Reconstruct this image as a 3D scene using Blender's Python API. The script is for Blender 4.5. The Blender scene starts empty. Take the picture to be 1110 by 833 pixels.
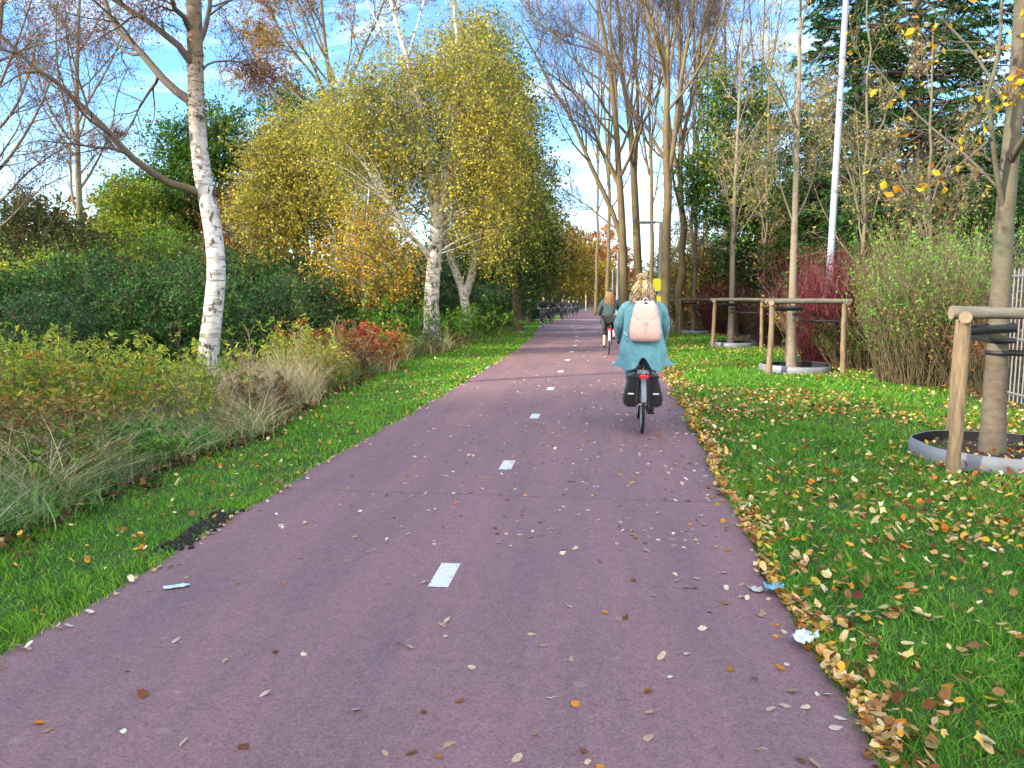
import bpy, math, random
import numpy as np
from mathutils import Vector, Matrix
random.seed(7)
rng = np.random.default_rng(7)
PI = math.pi
scene = bpy.context.scene
C = scene.collection

# ------------------------------------------------------------------ camera
F = 850.0; H = 1.72
pitch = math.atan(102.5/F); yaw = math.atan(103/F*math.cos(pitch))
cd = bpy.data.cameras.new('camera'); cam = bpy.data.objects.new('camera', cd); C.objects.link(cam)
cd.sensor_width = 36; cd.lens = F/1110*36; cd.clip_end = 3000; cd.clip_start = .05
cam.location = (0, 0, H); cam.rotation_euler = (PI/2-pitch, 0, yaw)
scene.camera = cam
_r = np.array([math.cos(yaw), math.sin(yaw), 0])
_f = np.array([-math.sin(yaw)*math.cos(pitch), math.cos(yaw)*math.cos(pitch), -math.sin(pitch)])
_u = np.array([-math.sin(yaw)*math.sin(pitch), math.cos(yaw)*math.sin(pitch), math.cos(pitch)])
def at(px, py, Y):
    """survey helper: the point at distance Y up the path seen at photo position px, py"""
    d = _f + (px-555)/F*_r - (py-416.5)/F*_u
    return np.array([0, 0, H]) + d*(Y/d[1])
GZ = np.array([(-200, 0), (15, 0), (20, -.04), (26, -.1), (32, -.17), (38, -.26), (47, -.45), (60, -.75), (90, -1.2), (140, -1.6), (2000, -1.6)], float)
def gz(Y): return np.interp(Y, GZ[:, 0], GZ[:, 1])
PE = np.array([(-60, -2.8, 1.0), (6, -2.8, 1.0), (8, -2.79, 1.05), (11, -2.68, 1.12), (16, -2.62, 1.22), (22, -2.64, 1.2), (29, -2.85, 1.0), (38, -3.4, .4), (46, -4.0, -.15),
               (60, -4.3, -.5), (84, -4.45, -.65), (120, -4.5, -.7), (150, -3.2, .6), (175, 2, 6), (190, 9, 12), (205, 25, 22)], float)
def pl(Y): return np.interp(Y, PE[:, 0], PE[:, 1])
def pr(Y): return np.interp(Y, PE[:, 0], PE[:, 2])

# ------------------------------------------------------------------ objects
def tag(o, label=None, cat=None, group=None, kind=None):
    if label: o['label'] = label
    if cat: o['category'] = cat
    if group: o['group'] = group
    if kind: o['kind'] = kind
    return o
def thing(name, label, cat, loc=(0, 0, 0), group=None, rz=0):
    o = bpy.data.objects.new(name, None); C.objects.link(o)
    o.location = loc; o.rotation_euler = (0, 0, rz); o.empty_display_size = .2
    return tag(o, label, cat, group)
def copy_tree(o, parent=None):
    c = o.copy(); C.objects.link(c)
    if parent is not None: c.parent = parent
    for ch in list(o.children): copy_tree(ch, c)
    return c
def nrm(a): return a/np.maximum(np.linalg.norm(a, axis=-1, keepdims=True), 1e-9)
def rnd(*s): return rng.random(s)
def rn(*s): return rng.normal(size=s)

class MB:
    def __init__(s): s.v = []; s.c = []; s.f = []; s.n = 0; s.hc = False
    def add(s, V, Fc, col=None, m=0, smooth=True):
        V = np.asarray(V, float).reshape(-1, 3); Fc = np.asarray(Fc, int)
        s.v.append(V); s.f.append((Fc+s.n, m, smooth)); s.n += len(V)
        if col is None: s.c.append(np.ones((len(V), 3))*.5)
        else:
            s.hc = True; col = np.asarray(col, float)
            s.c.append(np.broadcast_to(col, (len(V), 3)) if col.ndim == 1 else col)
    def build(s, name, mats, parent=None, loc=(0, 0, 0), origin=None):
        me = bpy.data.meshes.new(name)
        V = np.concatenate(s.v) if s.v else np.zeros((0, 3))
        if parent is not None and origin is None: origin = np.array(parent.location) if parent.parent is None and not parent.get('local') else (0, 0, 0)
        if origin is None: origin = (0, 0, 0)
        V = V-np.asarray(origin, float)
        me.vertices.add(len(V)); me.vertices.foreach_set('co', V.astype(np.float32).ravel())
        nl = sum(f.size for f, _, _ in s.f); npol = sum(len(f) for f, _, _ in s.f)
        me.loops.add(nl); me.polygons.add(npol)
        me.loops.foreach_set('vertex_index', np.concatenate([f.ravel() for f, _, _ in s.f]).astype(np.int32))
        tot = np.concatenate([np.full(len(f), f.shape[1]) for f, _, _ in s.f])
        st = np.concatenate([[0], np.cumsum(tot)[:-1]])
        me.polygons.foreach_set('loop_start', st.astype(np.int32))
        me.polygons.foreach_set('material_index', np.concatenate([np.full(len(f), m) for f, m, _ in s.f]).astype(np.int32))
        me.polygons.foreach_set('use_smooth', np.concatenate([np.full(len(f), sm) for f, _, sm in s.f]))
        if s.hc:
            a = me.color_attributes.new('Col', 'FLOAT_COLOR', 'POINT')
            cc = np.ones((len(V), 4)); cc[:, :3] = np.concatenate(s.c); a.data.foreach_set('color', cc.astype(np.float32).ravel())
        me.update(calc_edges=True); me.validate()
        o = bpy.data.objects.new(name, me); C.objects.link(o)
        for m in (mats if isinstance(mats, (list, tuple)) else [mats]): me.materials.append(m)
        if parent is not None: o.parent = parent
        elif origin is not None and any(origin): o.location = origin
        return o

def box(mb, c, s, rot=None, m=0, bev=0.0, col=None):
    c = np.asarray(c, float); s = np.asarray(s, float)/2
    if bev <= 0:
        V = np.array([(x, y, z) for x in (-1, 1) for y in (-1, 1) for z in (-1, 1)], float)*s
        Fc = [(0, 1, 3, 2), (4, 6, 7, 5), (0, 4, 5, 1), (2, 3, 7, 6), (0, 2, 6, 4), (1, 5, 7, 3)]
        if rot is not None: V = V@np.array(rot).T
        mb.add(V+c, Fc, col, m, False); return
    import bmesh
    bm = bmesh.new(); bmesh.ops.create_cube(bm, size=2)
    for v in bm.verts: v.co = Vector((v.co.x*s[0], v.co.y*s[1], v.co.z*s[2]))
    bmesh.ops.bevel(bm, geom=bm.edges[:]+bm.verts[:], offset=bev, segments=2, affect='EDGES', profile=.5)
    bmesh.ops.triangulate(bm, faces=bm.faces[:])
    V = np.array([v.co[:] for v in bm.verts]); Fc = np.array([[v.index for v in f.verts] for f in bm.faces]); bm.free()
    if rot is not None: V = V@np.array(rot).T
    mb.add(V+c, Fc, col, m, False)

def tubes(mb, P, R, sides=3, col=None, m=0, caps=False):
    """P: N,K,3 polylines; R: N,K radii"""
    P = np.asarray(P, float); R = np.asarray(R, float)
    if P.ndim == 2: P = P[None]; R = np.broadcast_to(R, P.shape[:2])
    N, K, _ = P.shape
    T = np.empty_like(P); T[:, 1:-1] = P[:, 2:]-P[:, :-2]; T[:, 0] = P[:, 1]-P[:, 0]; T[:, -1] = P[:, -1]-P[:, -2]
    T = nrm(T); a = nrm(P[:, -1]-P[:, 0])
    ref = np.where(np.abs(a[:, 2:3]) < .75, np.array([[0, 0, 1.]]), np.array([[0, 1., .05]]))
    U = nrm(np.cross(T, ref[:, None, :])); W = np.cross(T, U)
    th = np.arange(sides)/sides*2*PI
    ring = P[:, :, None, :]+R[:, :, None, None]*(U[:, :, None, :]*np.cos(th)[None, None, :, None]+W[:, :, None, :]*np.sin(th)[None, None, :, None])
    V = ring.reshape(-1, 3)
    i = np.arange(N)[:, None, None]*(K*sides); k = np.arange(K-1)[None, :, None]*sides; j = np.arange(sides)[None, None, :]; j2 = (j+1) % sides
    Fc = np.stack([i+k+j, i+k+j2, i+k+sides+j2, i+k+sides+j], -1).reshape(-1, 4)
    cc = None
    if col is not None:
        col = np.asarray(col, float); cc = col if col.ndim == 1 else np.repeat(col, K*sides, 0)
    mb.add(V, Fc, cc, m, sides > 3)
    if caps:
        for q in range(N):
            b = mb.n
            base = ring[q, 0]; top = ring[q, -1]
            V2 = np.concatenate([base, [P[q, 0]], top, [P[q, -1]]])
            f1 = [(jj, sides, (jj+1) % sides) for jj in range(sides)]
            f2 = [(sides+1+jj, sides+1+(jj+1) % sides, 2*sides+1) for jj in range(sides)]
            mb.add(V2, f1+f2, None if cc is None else (cc if cc.ndim == 1 else cc[0]), m, False)

def ribbons(mb, P, W, side, col=None, m=0):
    P = np.asarray(P, float); N, K, _ = P.shape; W = np.asarray(W, float)
    S = nrm(side)[:, None, :]*W[:, :, None]/2
    V = np.stack([P-S, P+S], 2).reshape(-1, 3)
    i = np.arange(N)[:, None]*(K*2); k = np.arange(K-1)[None, :]*2
    Fc = np.stack([i+k, i+k+1, i+k+3, i+k+2], -1).reshape(-1, 4)
    cc = None if col is None else (col if np.ndim(col) == 1 else np.repeat(col, K*2, 0))
    mb.add(V, Fc, cc, m, True)

def leaves(mb, P, size, col, m=0, aspect=.62, flat=0.0):
    """folded rhombic leaves, random orientation"""
    N = len(P)
    if N == 0: return
    u = nrm(rn(N, 3)*np.array([1, 1, 1-.7*flat])); n = rn(N, 3); n[:, 2] += flat*3; v = nrm(np.cross(u, n)); w = np.cross(u, v)
    size = np.broadcast_to(size, (N,))[:, None]
    a = P-u*size*.5; b = P+v*size*aspect*.5-u*size*.06+w*size*.08; c = P+u*size*.5; d = P-v*size*aspect*.5-u*size*.06+w*size*.08
    V = np.stack([a, b, c, d], 1).reshape(-1, 3)
    i = np.arange(N)*4
    Fc = np.concatenate([np.stack([i, i+1, i+2], -1), np.stack([i, i+2, i+3], -1)])
    mb.add(V, Fc, np.repeat(col, 4, 0), m, False)

def srgb(h):
    c = np.array([int(h[i:i+2], 16)/255 for i in (0, 2, 4)]); return np.where(c < .04045, c/12.92, ((c+.055)/1.055)**2.4)
def pick(n, pal, jit=.18, P=None, scale=.8):
    """natural leaf colours; P lets the mix vary from clump to clump"""
    cols = np.array([srgb(h) for h, _ in pal]); w = np.array([x for _, x in pal], float); w /= w.sum()
    r = rnd(n)
    if P is not None:
        q = np.sin(P[:, 0]*1.7*scale+1)+np.sin(P[:, 1]*1.3*scale+2.2)+np.sin(P[:, 2]*2.1*scale+.3)+np.sin((P[:, 0]+P[:, 2])*3.3*scale)
        r = np.clip(r*.62+.38*(q/6+.5), 0, .9999)
    idx = np.searchsorted(np.cumsum(w), r).clip(0, len(w)-1)
    c = cols[idx]*(1+rn(n, 1)*jit).clip(.4, 1.8)*(1+rn(n, 3)*jit*.3)
    return c.clip(.003, .9)

# ------------------------------------------------------------------ materials
def mat(name):
    m = bpy.data.materials.new(name); m.use_nodes = True
    nt = m.node_tree; nt.nodes.clear(); return m, nt, nt.nodes, nt.links
def nd(N, t, **k):
    n = N.new(t)
    for a, b in k.items():
        if a.startswith('i_'):
            key = a[2:]; key = int(key) if key.isdigit() else key.replace('_', ' '); n.inputs[key].default_value = b
        else: setattr(n, a, b)
    return n
def ramp(N, pts, interp='LINEAR'):
    r = N.new('ShaderNodeValToRGB'); cr = r.color_ramp; cr.interpolation = interp
    while len(cr.elements) < len(pts): cr.elements.new(.5)
    for e, (p, c) in zip(cr.elements, pts):
        e.position = p; c = (c, c, c) if np.isscalar(c) else c; e.color = (*c, 1)
    return r
def leaf_mat(name, trans=.38, rough=.55, spec=.2):
    m, nt, N, L = mat(name)
    a = nd(N, 'ShaderNodeAttribute', attribute_name='Col'); b = nd(N, 'ShaderNodeBsdfPrincipled', i_Roughness=rough)
    b.inputs['Specular IOR Level'].default_value = spec
    t = N.new('ShaderNodeBsdfTranslucent'); mx = nd(N, 'ShaderNodeMixShader', i_0=trans); o = N.new('ShaderNodeOutputMaterial')
    L.new(a.outputs[0], b.inputs[0]); L.new(a.outputs[0], t.inputs[0]); L.new(b.outputs[0], mx.inputs[1]); L.new(t.outputs[0], mx.inputs[2]); L.new(mx.outputs[0], o.inputs[0])
    return m
def plain(name, col, rough=.6, metal=0, nscale=20, namt=.15, bump=0.0, stretch=(1, 1, 1), spec=.5, sheen=0):
    """base colour broken up by noise, optional bump"""
    m, nt, N, L = mat(name)
    col = np.asarray(col, float)
    tc = N.new('ShaderNodeTexCoord'); mp = N.new('ShaderNodeMapping'); mp.inputs['Scale'].default_value = stretch
    L.new(tc.outputs['Object'], mp.inputs[0])
    n = nd(N, 'ShaderNodeTexNoise', i_Scale=nscale, i_Detail=5.0, i_Roughness=.6); L.new(mp.outputs[0], n.inputs[0])
    r = ramp(N, [(.25, col*(1-namt)), (.75, np.minimum(col*(1+namt), 1))]); L.new(n.outputs[0], r.inputs[0])
    b = nd(N, 'ShaderNodeBsdfPrincipled', i_Roughness=rough, i_Metallic=metal); b.inputs['Specular IOR Level'].default_value = spec
    if sheen: b.inputs['Sheen Weight'].default_value = sheen
    L.new(r.outputs[0], b.inputs[0]); o = N.new('ShaderNodeOutputMaterial'); L.new(b.outputs[0], o.inputs[0])
    if bump:
        bp = nd(N, 'ShaderNodeBump', i_Strength=bump, i_Distance=.02); L.new(n.outputs[0], bp.inputs['Height']); L.new(bp.outputs[0], b.inputs['Normal'])
    return m
def bark(name, c0, c1, green=None, stretch=(9, 9, 1.6), bump=.7):
    m, nt, N, L = mat(name)
    tc = N.new('ShaderNodeTexCoord'); mp = N.new('ShaderNodeMapping'); mp.inputs['Scale'].default_value = stretch; L.new(tc.outputs['Object'], mp.inputs[0])
    n = nd(N, 'ShaderNodeTexNoise', i_Scale=2.2, i_Detail=7.0, i_Roughness=.65); L.new(mp.outputs[0], n.inputs[0])
    r = ramp(N, [(.3, c0), (.7, c1)]); L.new(n.outputs[0], r.inputs[0]); out = r.outputs[0]
    n2 = nd(N, 'ShaderNodeTexNoise', i_Scale=1.7, i_Detail=3.0); L.new(tc.outputs['Object'], n2.inputs[0])
    r2 = ramp(N, [(.45, 0.), (.62, 1.)]); L.new(n2.outputs[0], r2.inputs[0])
    mx = N.new('ShaderNodeMix'); mx.data_type = 'RGBA'; L.new(r2.outputs[0], mx.inputs[0]); L.new(out, mx.inputs[6])
    mx.inputs[7].default_value = (*(green if green is not None else np.asarray(c1)*1.15), 1)
    b = nd(N, 'ShaderNodeBsdfPrincipled', i_Roughness=.85); L.new(mx.outputs[2], b.inputs[0])
    bp = nd(N, 'ShaderNodeBump', i_Strength=bump, i_Distance=.02); L.new(n.outputs[0], bp.inputs['Height']); L.new(bp.outputs[0], b.inputs['Normal'])
    o = N.new('ShaderNodeOutputMaterial'); L.new(b.outputs[0], o.inputs[0]); return m
def birch_bark(name, z_rough, amt=.5, brown_z=50):
    m, nt, N, L = mat(name)
    tc = N.new('ShaderNodeTexCoord')
    def noise(sc, scale, det=4.0):
        mp = N.new('ShaderNodeMapping'); mp.inputs['Scale'].default_value = sc; L.new(tc.outputs['Object'], mp.inputs[0])
        n = nd(N, 'ShaderNodeTexNoise', i_Scale=scale, i_Detail=det, i_Roughness=.6); L.new(mp.outputs[0], n.inputs[0]); return n.outputs[0]
    def mathn(op, a, b=None):
        q = nd(N, 'ShaderNodeMath', operation=op)
        for i, x in enumerate((a, b)):
            if x is None: continue
            if np.isscalar(x): q.inputs[i].default_value = x
            else: L.new(x, q.inputs[i])
        return q.outputs[0]
    bands = ramp(N, [(.55, 0.), (.64, 1.)]); L.new(noise((2.2, 2.2, 16), 1.5), bands.inputs[0])
    patch = ramp(N, [(.565, 0.), (.63, 1.)]); L.new(noise((5, 5, 3), 1.3, 5), patch.inputs[0])
    sep = N.new('ShaderNodeSeparateXYZ'); L.new(tc.outputs['Object'], sep.inputs[0])
    mr = nd(N, 'ShaderNodeMapRange'); mr.inputs[1].default_value = z_rough; mr.inputs[2].default_value = 0; mr.inputs[3].default_value = 0; mr.inputs[4].default_value = 1; L.new(sep.outputs[2], mr.inputs[0])
    fis = noise((9, 9, 3), 2.2, 6)
    low = ramp(N, [(.44, 0.), (.56, 1.)]); L.new(mathn('ADD', fis, mathn('MULTIPLY', mathn('SUBTRACT', mr.outputs[0], .6), .35)), low.inputs[0])
    dark = mathn('MAXIMUM', mathn('MAXIMUM', mathn('MULTIPLY', bands.outputs[0], amt), patch.outputs[0]), mathn('MULTIPLY', low.outputs[0], mathn('MINIMUM', mathn('MULTIPLY', mr.outputs[0], 3.0), .9)))
    base = ramp(N, [(.35, (.42, .40, .38)), (.6, (.66, .64, .62))]); L.new(noise((3, 3, 5), 2.0), base.inputs[0])
    # older bark turns brown and mossy high in the crown
    up_ = nd(N, 'ShaderNodeMapRange'); up_.inputs[1].default_value = brown_z; up_.inputs[2].default_value = brown_z+2.2; L.new(sep.outputs[2], up_.inputs[0])
    bm_ = N.new('ShaderNodeMix'); bm_.data_type = 'RGBA'; L.new(up_.outputs[0], bm_.inputs[0]); L.new(base.outputs[0], bm_.inputs[6]); bm_.inputs[7].default_value = (.20, .145, .09, 1); base = bm_
    mx = N.new('ShaderNodeMix'); mx.data_type = 'RGBA'; L.new(dark, mx.inputs[0]); L.new(bm_.outputs[2], mx.inputs[6]); mx.inputs[7].default_value = (.05, .042, .038, 1)
    b = nd(N, 'ShaderNodeBsdfPrincipled', i_Roughness=.7); L.new(mx.outputs[2], b.inputs[0])
    bp = nd(N, 'ShaderNodeBump', i_Strength=.6, i_Distance=.015, invert=True); L.new(dark, bp.inputs['Height']); L.new(bp.outputs[0], b.inputs['Normal'])
    o = N.new('ShaderNodeOutputMaterial'); L.new(b.outputs[0], o.inputs[0]); return m

LEAF = leaf_mat('leaf_blades'); DRY = leaf_mat('dry_leaves', .2, .7, .2); GRASS = leaf_mat('grass_blades', .3, .45, .4)
B_GREY = bark('grey_brown_bark', (.10, .08, .06), (.24, .20, .155), (.17, .165, .09))
B_BROWN = bark('poplar_bark', (.085, .058, .032), (.22, .155, .095), (.17, .145, .065))
B_DARK = bark('dark_twig_bark', (.05, .035, .03), (.12, .085, .07))
B_YOUNG = bark('young_tree_bark', (.15, .115, .085), (.30, .245, .19), (.22, .21, .14), (3, 3, 5), .35)
B_BIRCH = birch_bark('birch_bark', .9); B_BIRCHN = birch_bark('birch_bark_browning', 1.0, .7, 3.3); B_BIRCH2 = birch_bark('rough_birch_bark', 2.6, .8)
B_RED = plain('red_stems', (.15, .024, .034), .5, nscale=6, namt=.4)
B_OLIVE = plain('olive_stems', (.115, .088, .045), .6, nscale=6, namt=.4)
B_STRAW = plain('straw_stems', (.32, .26, .17), .7, nscale=8, namt=.3)
# ------------------------------------------------------------------ world, sun
w = bpy.data.worlds.new('World'); scene.world = w; w.use_nodes = True
N = w.node_tree.nodes; L = w.node_tree.links; N.clear()
SUN_AZ = math.radians(-124); SUN_EL = math.radians(23)
sky = nd(N, 'ShaderNodeTexSky', sky_type='NISHITA'); sky.sun_disc = False; sky.sun_elevation = SUN_EL; sky.sun_rotation = SUN_AZ
sky.air_density = 1.0; sky.dust_density = .6; sky.ozone_density = 1.6
tc = N.new('ShaderNodeTexCoord'); sp = N.new('ShaderNodeSeparateXYZ'); L.new(tc.outputs['Generated'], sp.inputs[0])
mz = nd(N, 'ShaderNodeMath', operation='MAXIMUM'); L.new(sp.outputs[2], mz.inputs[0]); mz.inputs[1].default_value = .04
ad = nd(N, 'ShaderNodeMath', operation='ADD'); L.new(mz.outputs[0], ad.inputs[0]); ad.inputs[1].default_value = .12
dv = nd(N, 'ShaderNodeVectorMath', operation='DIVIDE'); cx = N.new('ShaderNodeCombineXYZ')
for i in range(3): L.new(ad.outputs[0], cx.inputs[i])
L.new(tc.outputs['Generated'], dv.inputs[0]); L.new(cx.outputs[0], dv.inputs[1])
mp = N.new('ShaderNodeMapping'); mp.inputs['Scale'].default_value = (1, 1.5, 0); mp.inputs['Location'].default_value = (3.1, 1.4, 0); L.new(dv.outputs[0], mp.inputs[0])
n1 = nd(N, 'ShaderNodeTexNoise', i_Scale=1.1, i_Detail=7.0, i_Roughness=.58, i_Distortion=.5); L.new(mp.outputs[0], n1.inputs[0])
r1 = ramp(N, [(.52, 0.), (.78, .8)]); L.new(n1.outputs[0], r1.inputs[0])
hz = nd(N, 'ShaderNodeMapRange'); hz.inputs[1].default_value = 0; hz.inputs[2].default_value = .2; hz.inputs[3].default_value = .36; hz.inputs[4].default_value = 0; L.new(sp.outputs[2], hz.inputs[0])
# bright unseen cloud bank added behind the viewer as neutral fill light
bk_ = nd(N, 'ShaderNodeMath', operation='MULTIPLY_ADD'); L.new(sp.outputs[1], bk_.inputs[0]); bk_.inputs[1].default_value = -.55; L.new(n1.outputs[0], bk_.inputs[2])
rb = ramp(N, [(.50, 0.), (.74, 1.)]); L.new(bk_.outputs[0], rb.inputs[0]); hb = nd(N, 'ShaderNodeMapRange'); hb.inputs[1].default_value = .25; hb.inputs[2].default_value = -.05; L.new(sp.outputs[1], hb.inputs[0])
rbm = nd(N, 'ShaderNodeMath', operation='MULTIPLY'); L.new(rb.outputs[0], rbm.inputs[0]); L.new(hb.outputs[0], rbm.inputs[1])
mx0 = nd(N, 'ShaderNodeMath', operation='MAXIMUM'); L.new(r1.outputs[0], mx0.inputs[0]); L.new(rbm.outputs[0], mx0.inputs[1])
mx1 = nd(N, 'ShaderNodeMath', operation='MAXIMUM'); L.new(mx0.outputs[0], mx1.inputs[0]); L.new(hz.outputs[0], mx1.inputs[1])
mix = N.new('ShaderNodeMix'); mix.data_type = 'RGBA'; L.new(mx1.outputs[0], mix.inputs[0]); tint = N.new('ShaderNodeMix'); tint.data_type = 'RGBA'; tint.blend_type = 'MULTIPLY'; tint.inputs[0].default_value = 1; tint.inputs[7].default_value = (.58, .87, 1.12, 1); L.new(sky.outputs[0], tint.inputs[6]); L.new(tint.outputs[2], mix.inputs[6]); mix.inputs[7].default_value = (7.4, 7.2, 7.0, 1)
bg = nd(N, 'ShaderNodeBackground', i_Strength=.14); L.new(mix.outputs[2], bg.inputs[0])
o = N.new('ShaderNodeOutputWorld'); L.new(bg.outputs[0], o.inputs[0])
sd = bpy.data.lights.new('sun', 'SUN'); sd.energy = 3.0; sd.angle = math.radians(2.6); sd.color = (1, .87, .68)
so = bpy.data.objects.new('sun', sd); C.objects.link(so)
S = Vector((math.sin(SUN_AZ)*math.cos(SUN_EL), math.cos(SUN_AZ)*math.cos(SUN_EL), math.sin(SUN_EL)))
so.rotation_euler = S.to_track_quat('Z', 'Y').to_euler(); so.location = (-30, -20, 30)
scene.view_settings.view_transform = 'Standard'; scene.view_settings.look = 'None'; scene.view_settings.gamma = 1
scene.view_settings.exposure = 1.55
scene.cycles.max_bounces = 5; scene.cycles.diffuse_bounces = 3; scene.cycles.glossy_bounces = 2; scene.cycles.transmission_bounces = 3; scene.cycles.transparent_max_bounces = 4
scene.cycles.use_denoising = True; scene.cycles.use_adaptive_sampling = True; scene.cycles.adaptive_threshold = .02
scene.cycles.caustics_reflective = False; scene.cycles.caustics_refractive = False

# ------------------------------------------------------------------ ground
def strip_mesh(name, m, Ys, lf, rf, dz, nx=6, wob=0):
    mb = MB(); Ys = np.asarray(Ys, float); A = lf(Ys); B = rf(Ys); t = np.linspace(0, 1, nx)
    X = A[:, None]+(B-A)[:, None]*t
    V = np.stack([X, np.broadcast_to(Ys[:, None], X.shape), np.broadcast_to((gz(Ys)+dz)[:, None], X.shape)], -1).reshape(-1, 3)
    n = len(Ys); i = np.arange(n-1)[:, None]*nx; j = np.arange(nx-1)[None]
    mb.add(V, np.stack([i+j, i+j+1, i+nx+j+1, i+nx+j], -1).reshape(-1, 4))
    return tag(mb.build(name, m), kind='structure')

def ground_mat():
    m, nt, N, L = mat('leafy_soil'); tc = N.new('ShaderNodeTexCoord')
    n = nd(N, 'ShaderNodeTexNoise', i_Scale=9.0, i_Detail=8.0, i_Roughness=.7); L.new(tc.outputs['Object'], n.inputs[0])
    n2 = nd(N, 'ShaderNodeTexNoise', i_Scale=.35, i_Detail=3.0); L.new(tc.outputs['Object'], n2.inputs[0])
    r = ramp(N, [(.3, (.018, .013, .009)), (.55, (.06, .042, .025)), (.75, (.13, .08, .04))]); L.new(n.outputs[0], r.inputs[0])
    r2 = ramp(N, [(.3, (.015, .03, .008)), (.7, (.05, .075, .02))]); L.new(n.outputs[0], r2.inputs[0])
    q = ramp(N, [(.45, 0.), (.6, 1.)]); L.new(n2.outputs[0], q.inputs[0])
    mx = N.new('ShaderNodeMix'); mx.data_type = 'RGBA'; L.new(q.outputs[0], mx.inputs[0]); L.new(r.outputs[0], mx.inputs[6]); L.new(r2.outputs[0], mx.inputs[7])
    b = nd(N, 'ShaderNodeBsdfPrincipled', i_Roughness=.95); L.new(mx.outputs[2], b.inputs[0])
    bp = nd(N, 'ShaderNodeBump', i_Strength=.8, i_Distance=.04); L.new(n.outputs[0], bp.inputs['Height']); L.new(bp.outputs[0], b.inputs['Normal'])
    o = N.new('ShaderNodeOutputMaterial'); L.new(b.outputs[0], o.inputs[0]); return m
def lawn_mat():
    m, nt, N, L = mat('lawn_turf'); tc = N.new('ShaderNodeTexCoord')
    n = nd(N, 'ShaderNodeTexNoise', i_Scale=30.0, i_Detail=6.0, i_Roughness=.7); L.new(tc.outputs['Object'], n.inputs[0])
    n2 = nd(N, 'ShaderNodeTexNoise', i_Scale=1.1, i_Detail=4.0); L.new(tc.outputs['Object'], n2.inputs[0])
    r = ramp(N, [(.3, (.018, .04, .008)), (.7, (.05, .13, .018))]); L.new(n.outputs[0], r.inputs[0])
    r2 = ramp(N, [(.3, (.04, .04, .014)), (.7, (.07, .15, .02))]); L.new(n.outputs[0], r2.inputs[0])
    q = ramp(N, [(.4, 0.), (.65, 1.)]); L.new(n2.outputs[0], q.inputs[0])
    mx = N.new('ShaderNodeMix'); mx.data_type = 'RGBA'; L.new(q.outputs[0], mx.inputs[0]); L.new(r.outputs[0], mx.inputs[6]); L.new(r2.outputs[0], mx.inputs[7])
    b = nd(N, 'ShaderNodeBsdfPrincipled', i_Roughness=.9); L.new(mx.outputs[2], b.inputs[0])
    bp = nd(N, 'ShaderNodeBump', i_Strength=.7, i_Distance=.03); L.new(n.outputs[0], bp.inputs['Height']); L.new(bp.outputs[0], b.inputs['Normal'])
    o = N.new('ShaderNodeOutputMaterial'); L.new(b.outputs[0], o.inputs[0]); return m
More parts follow.
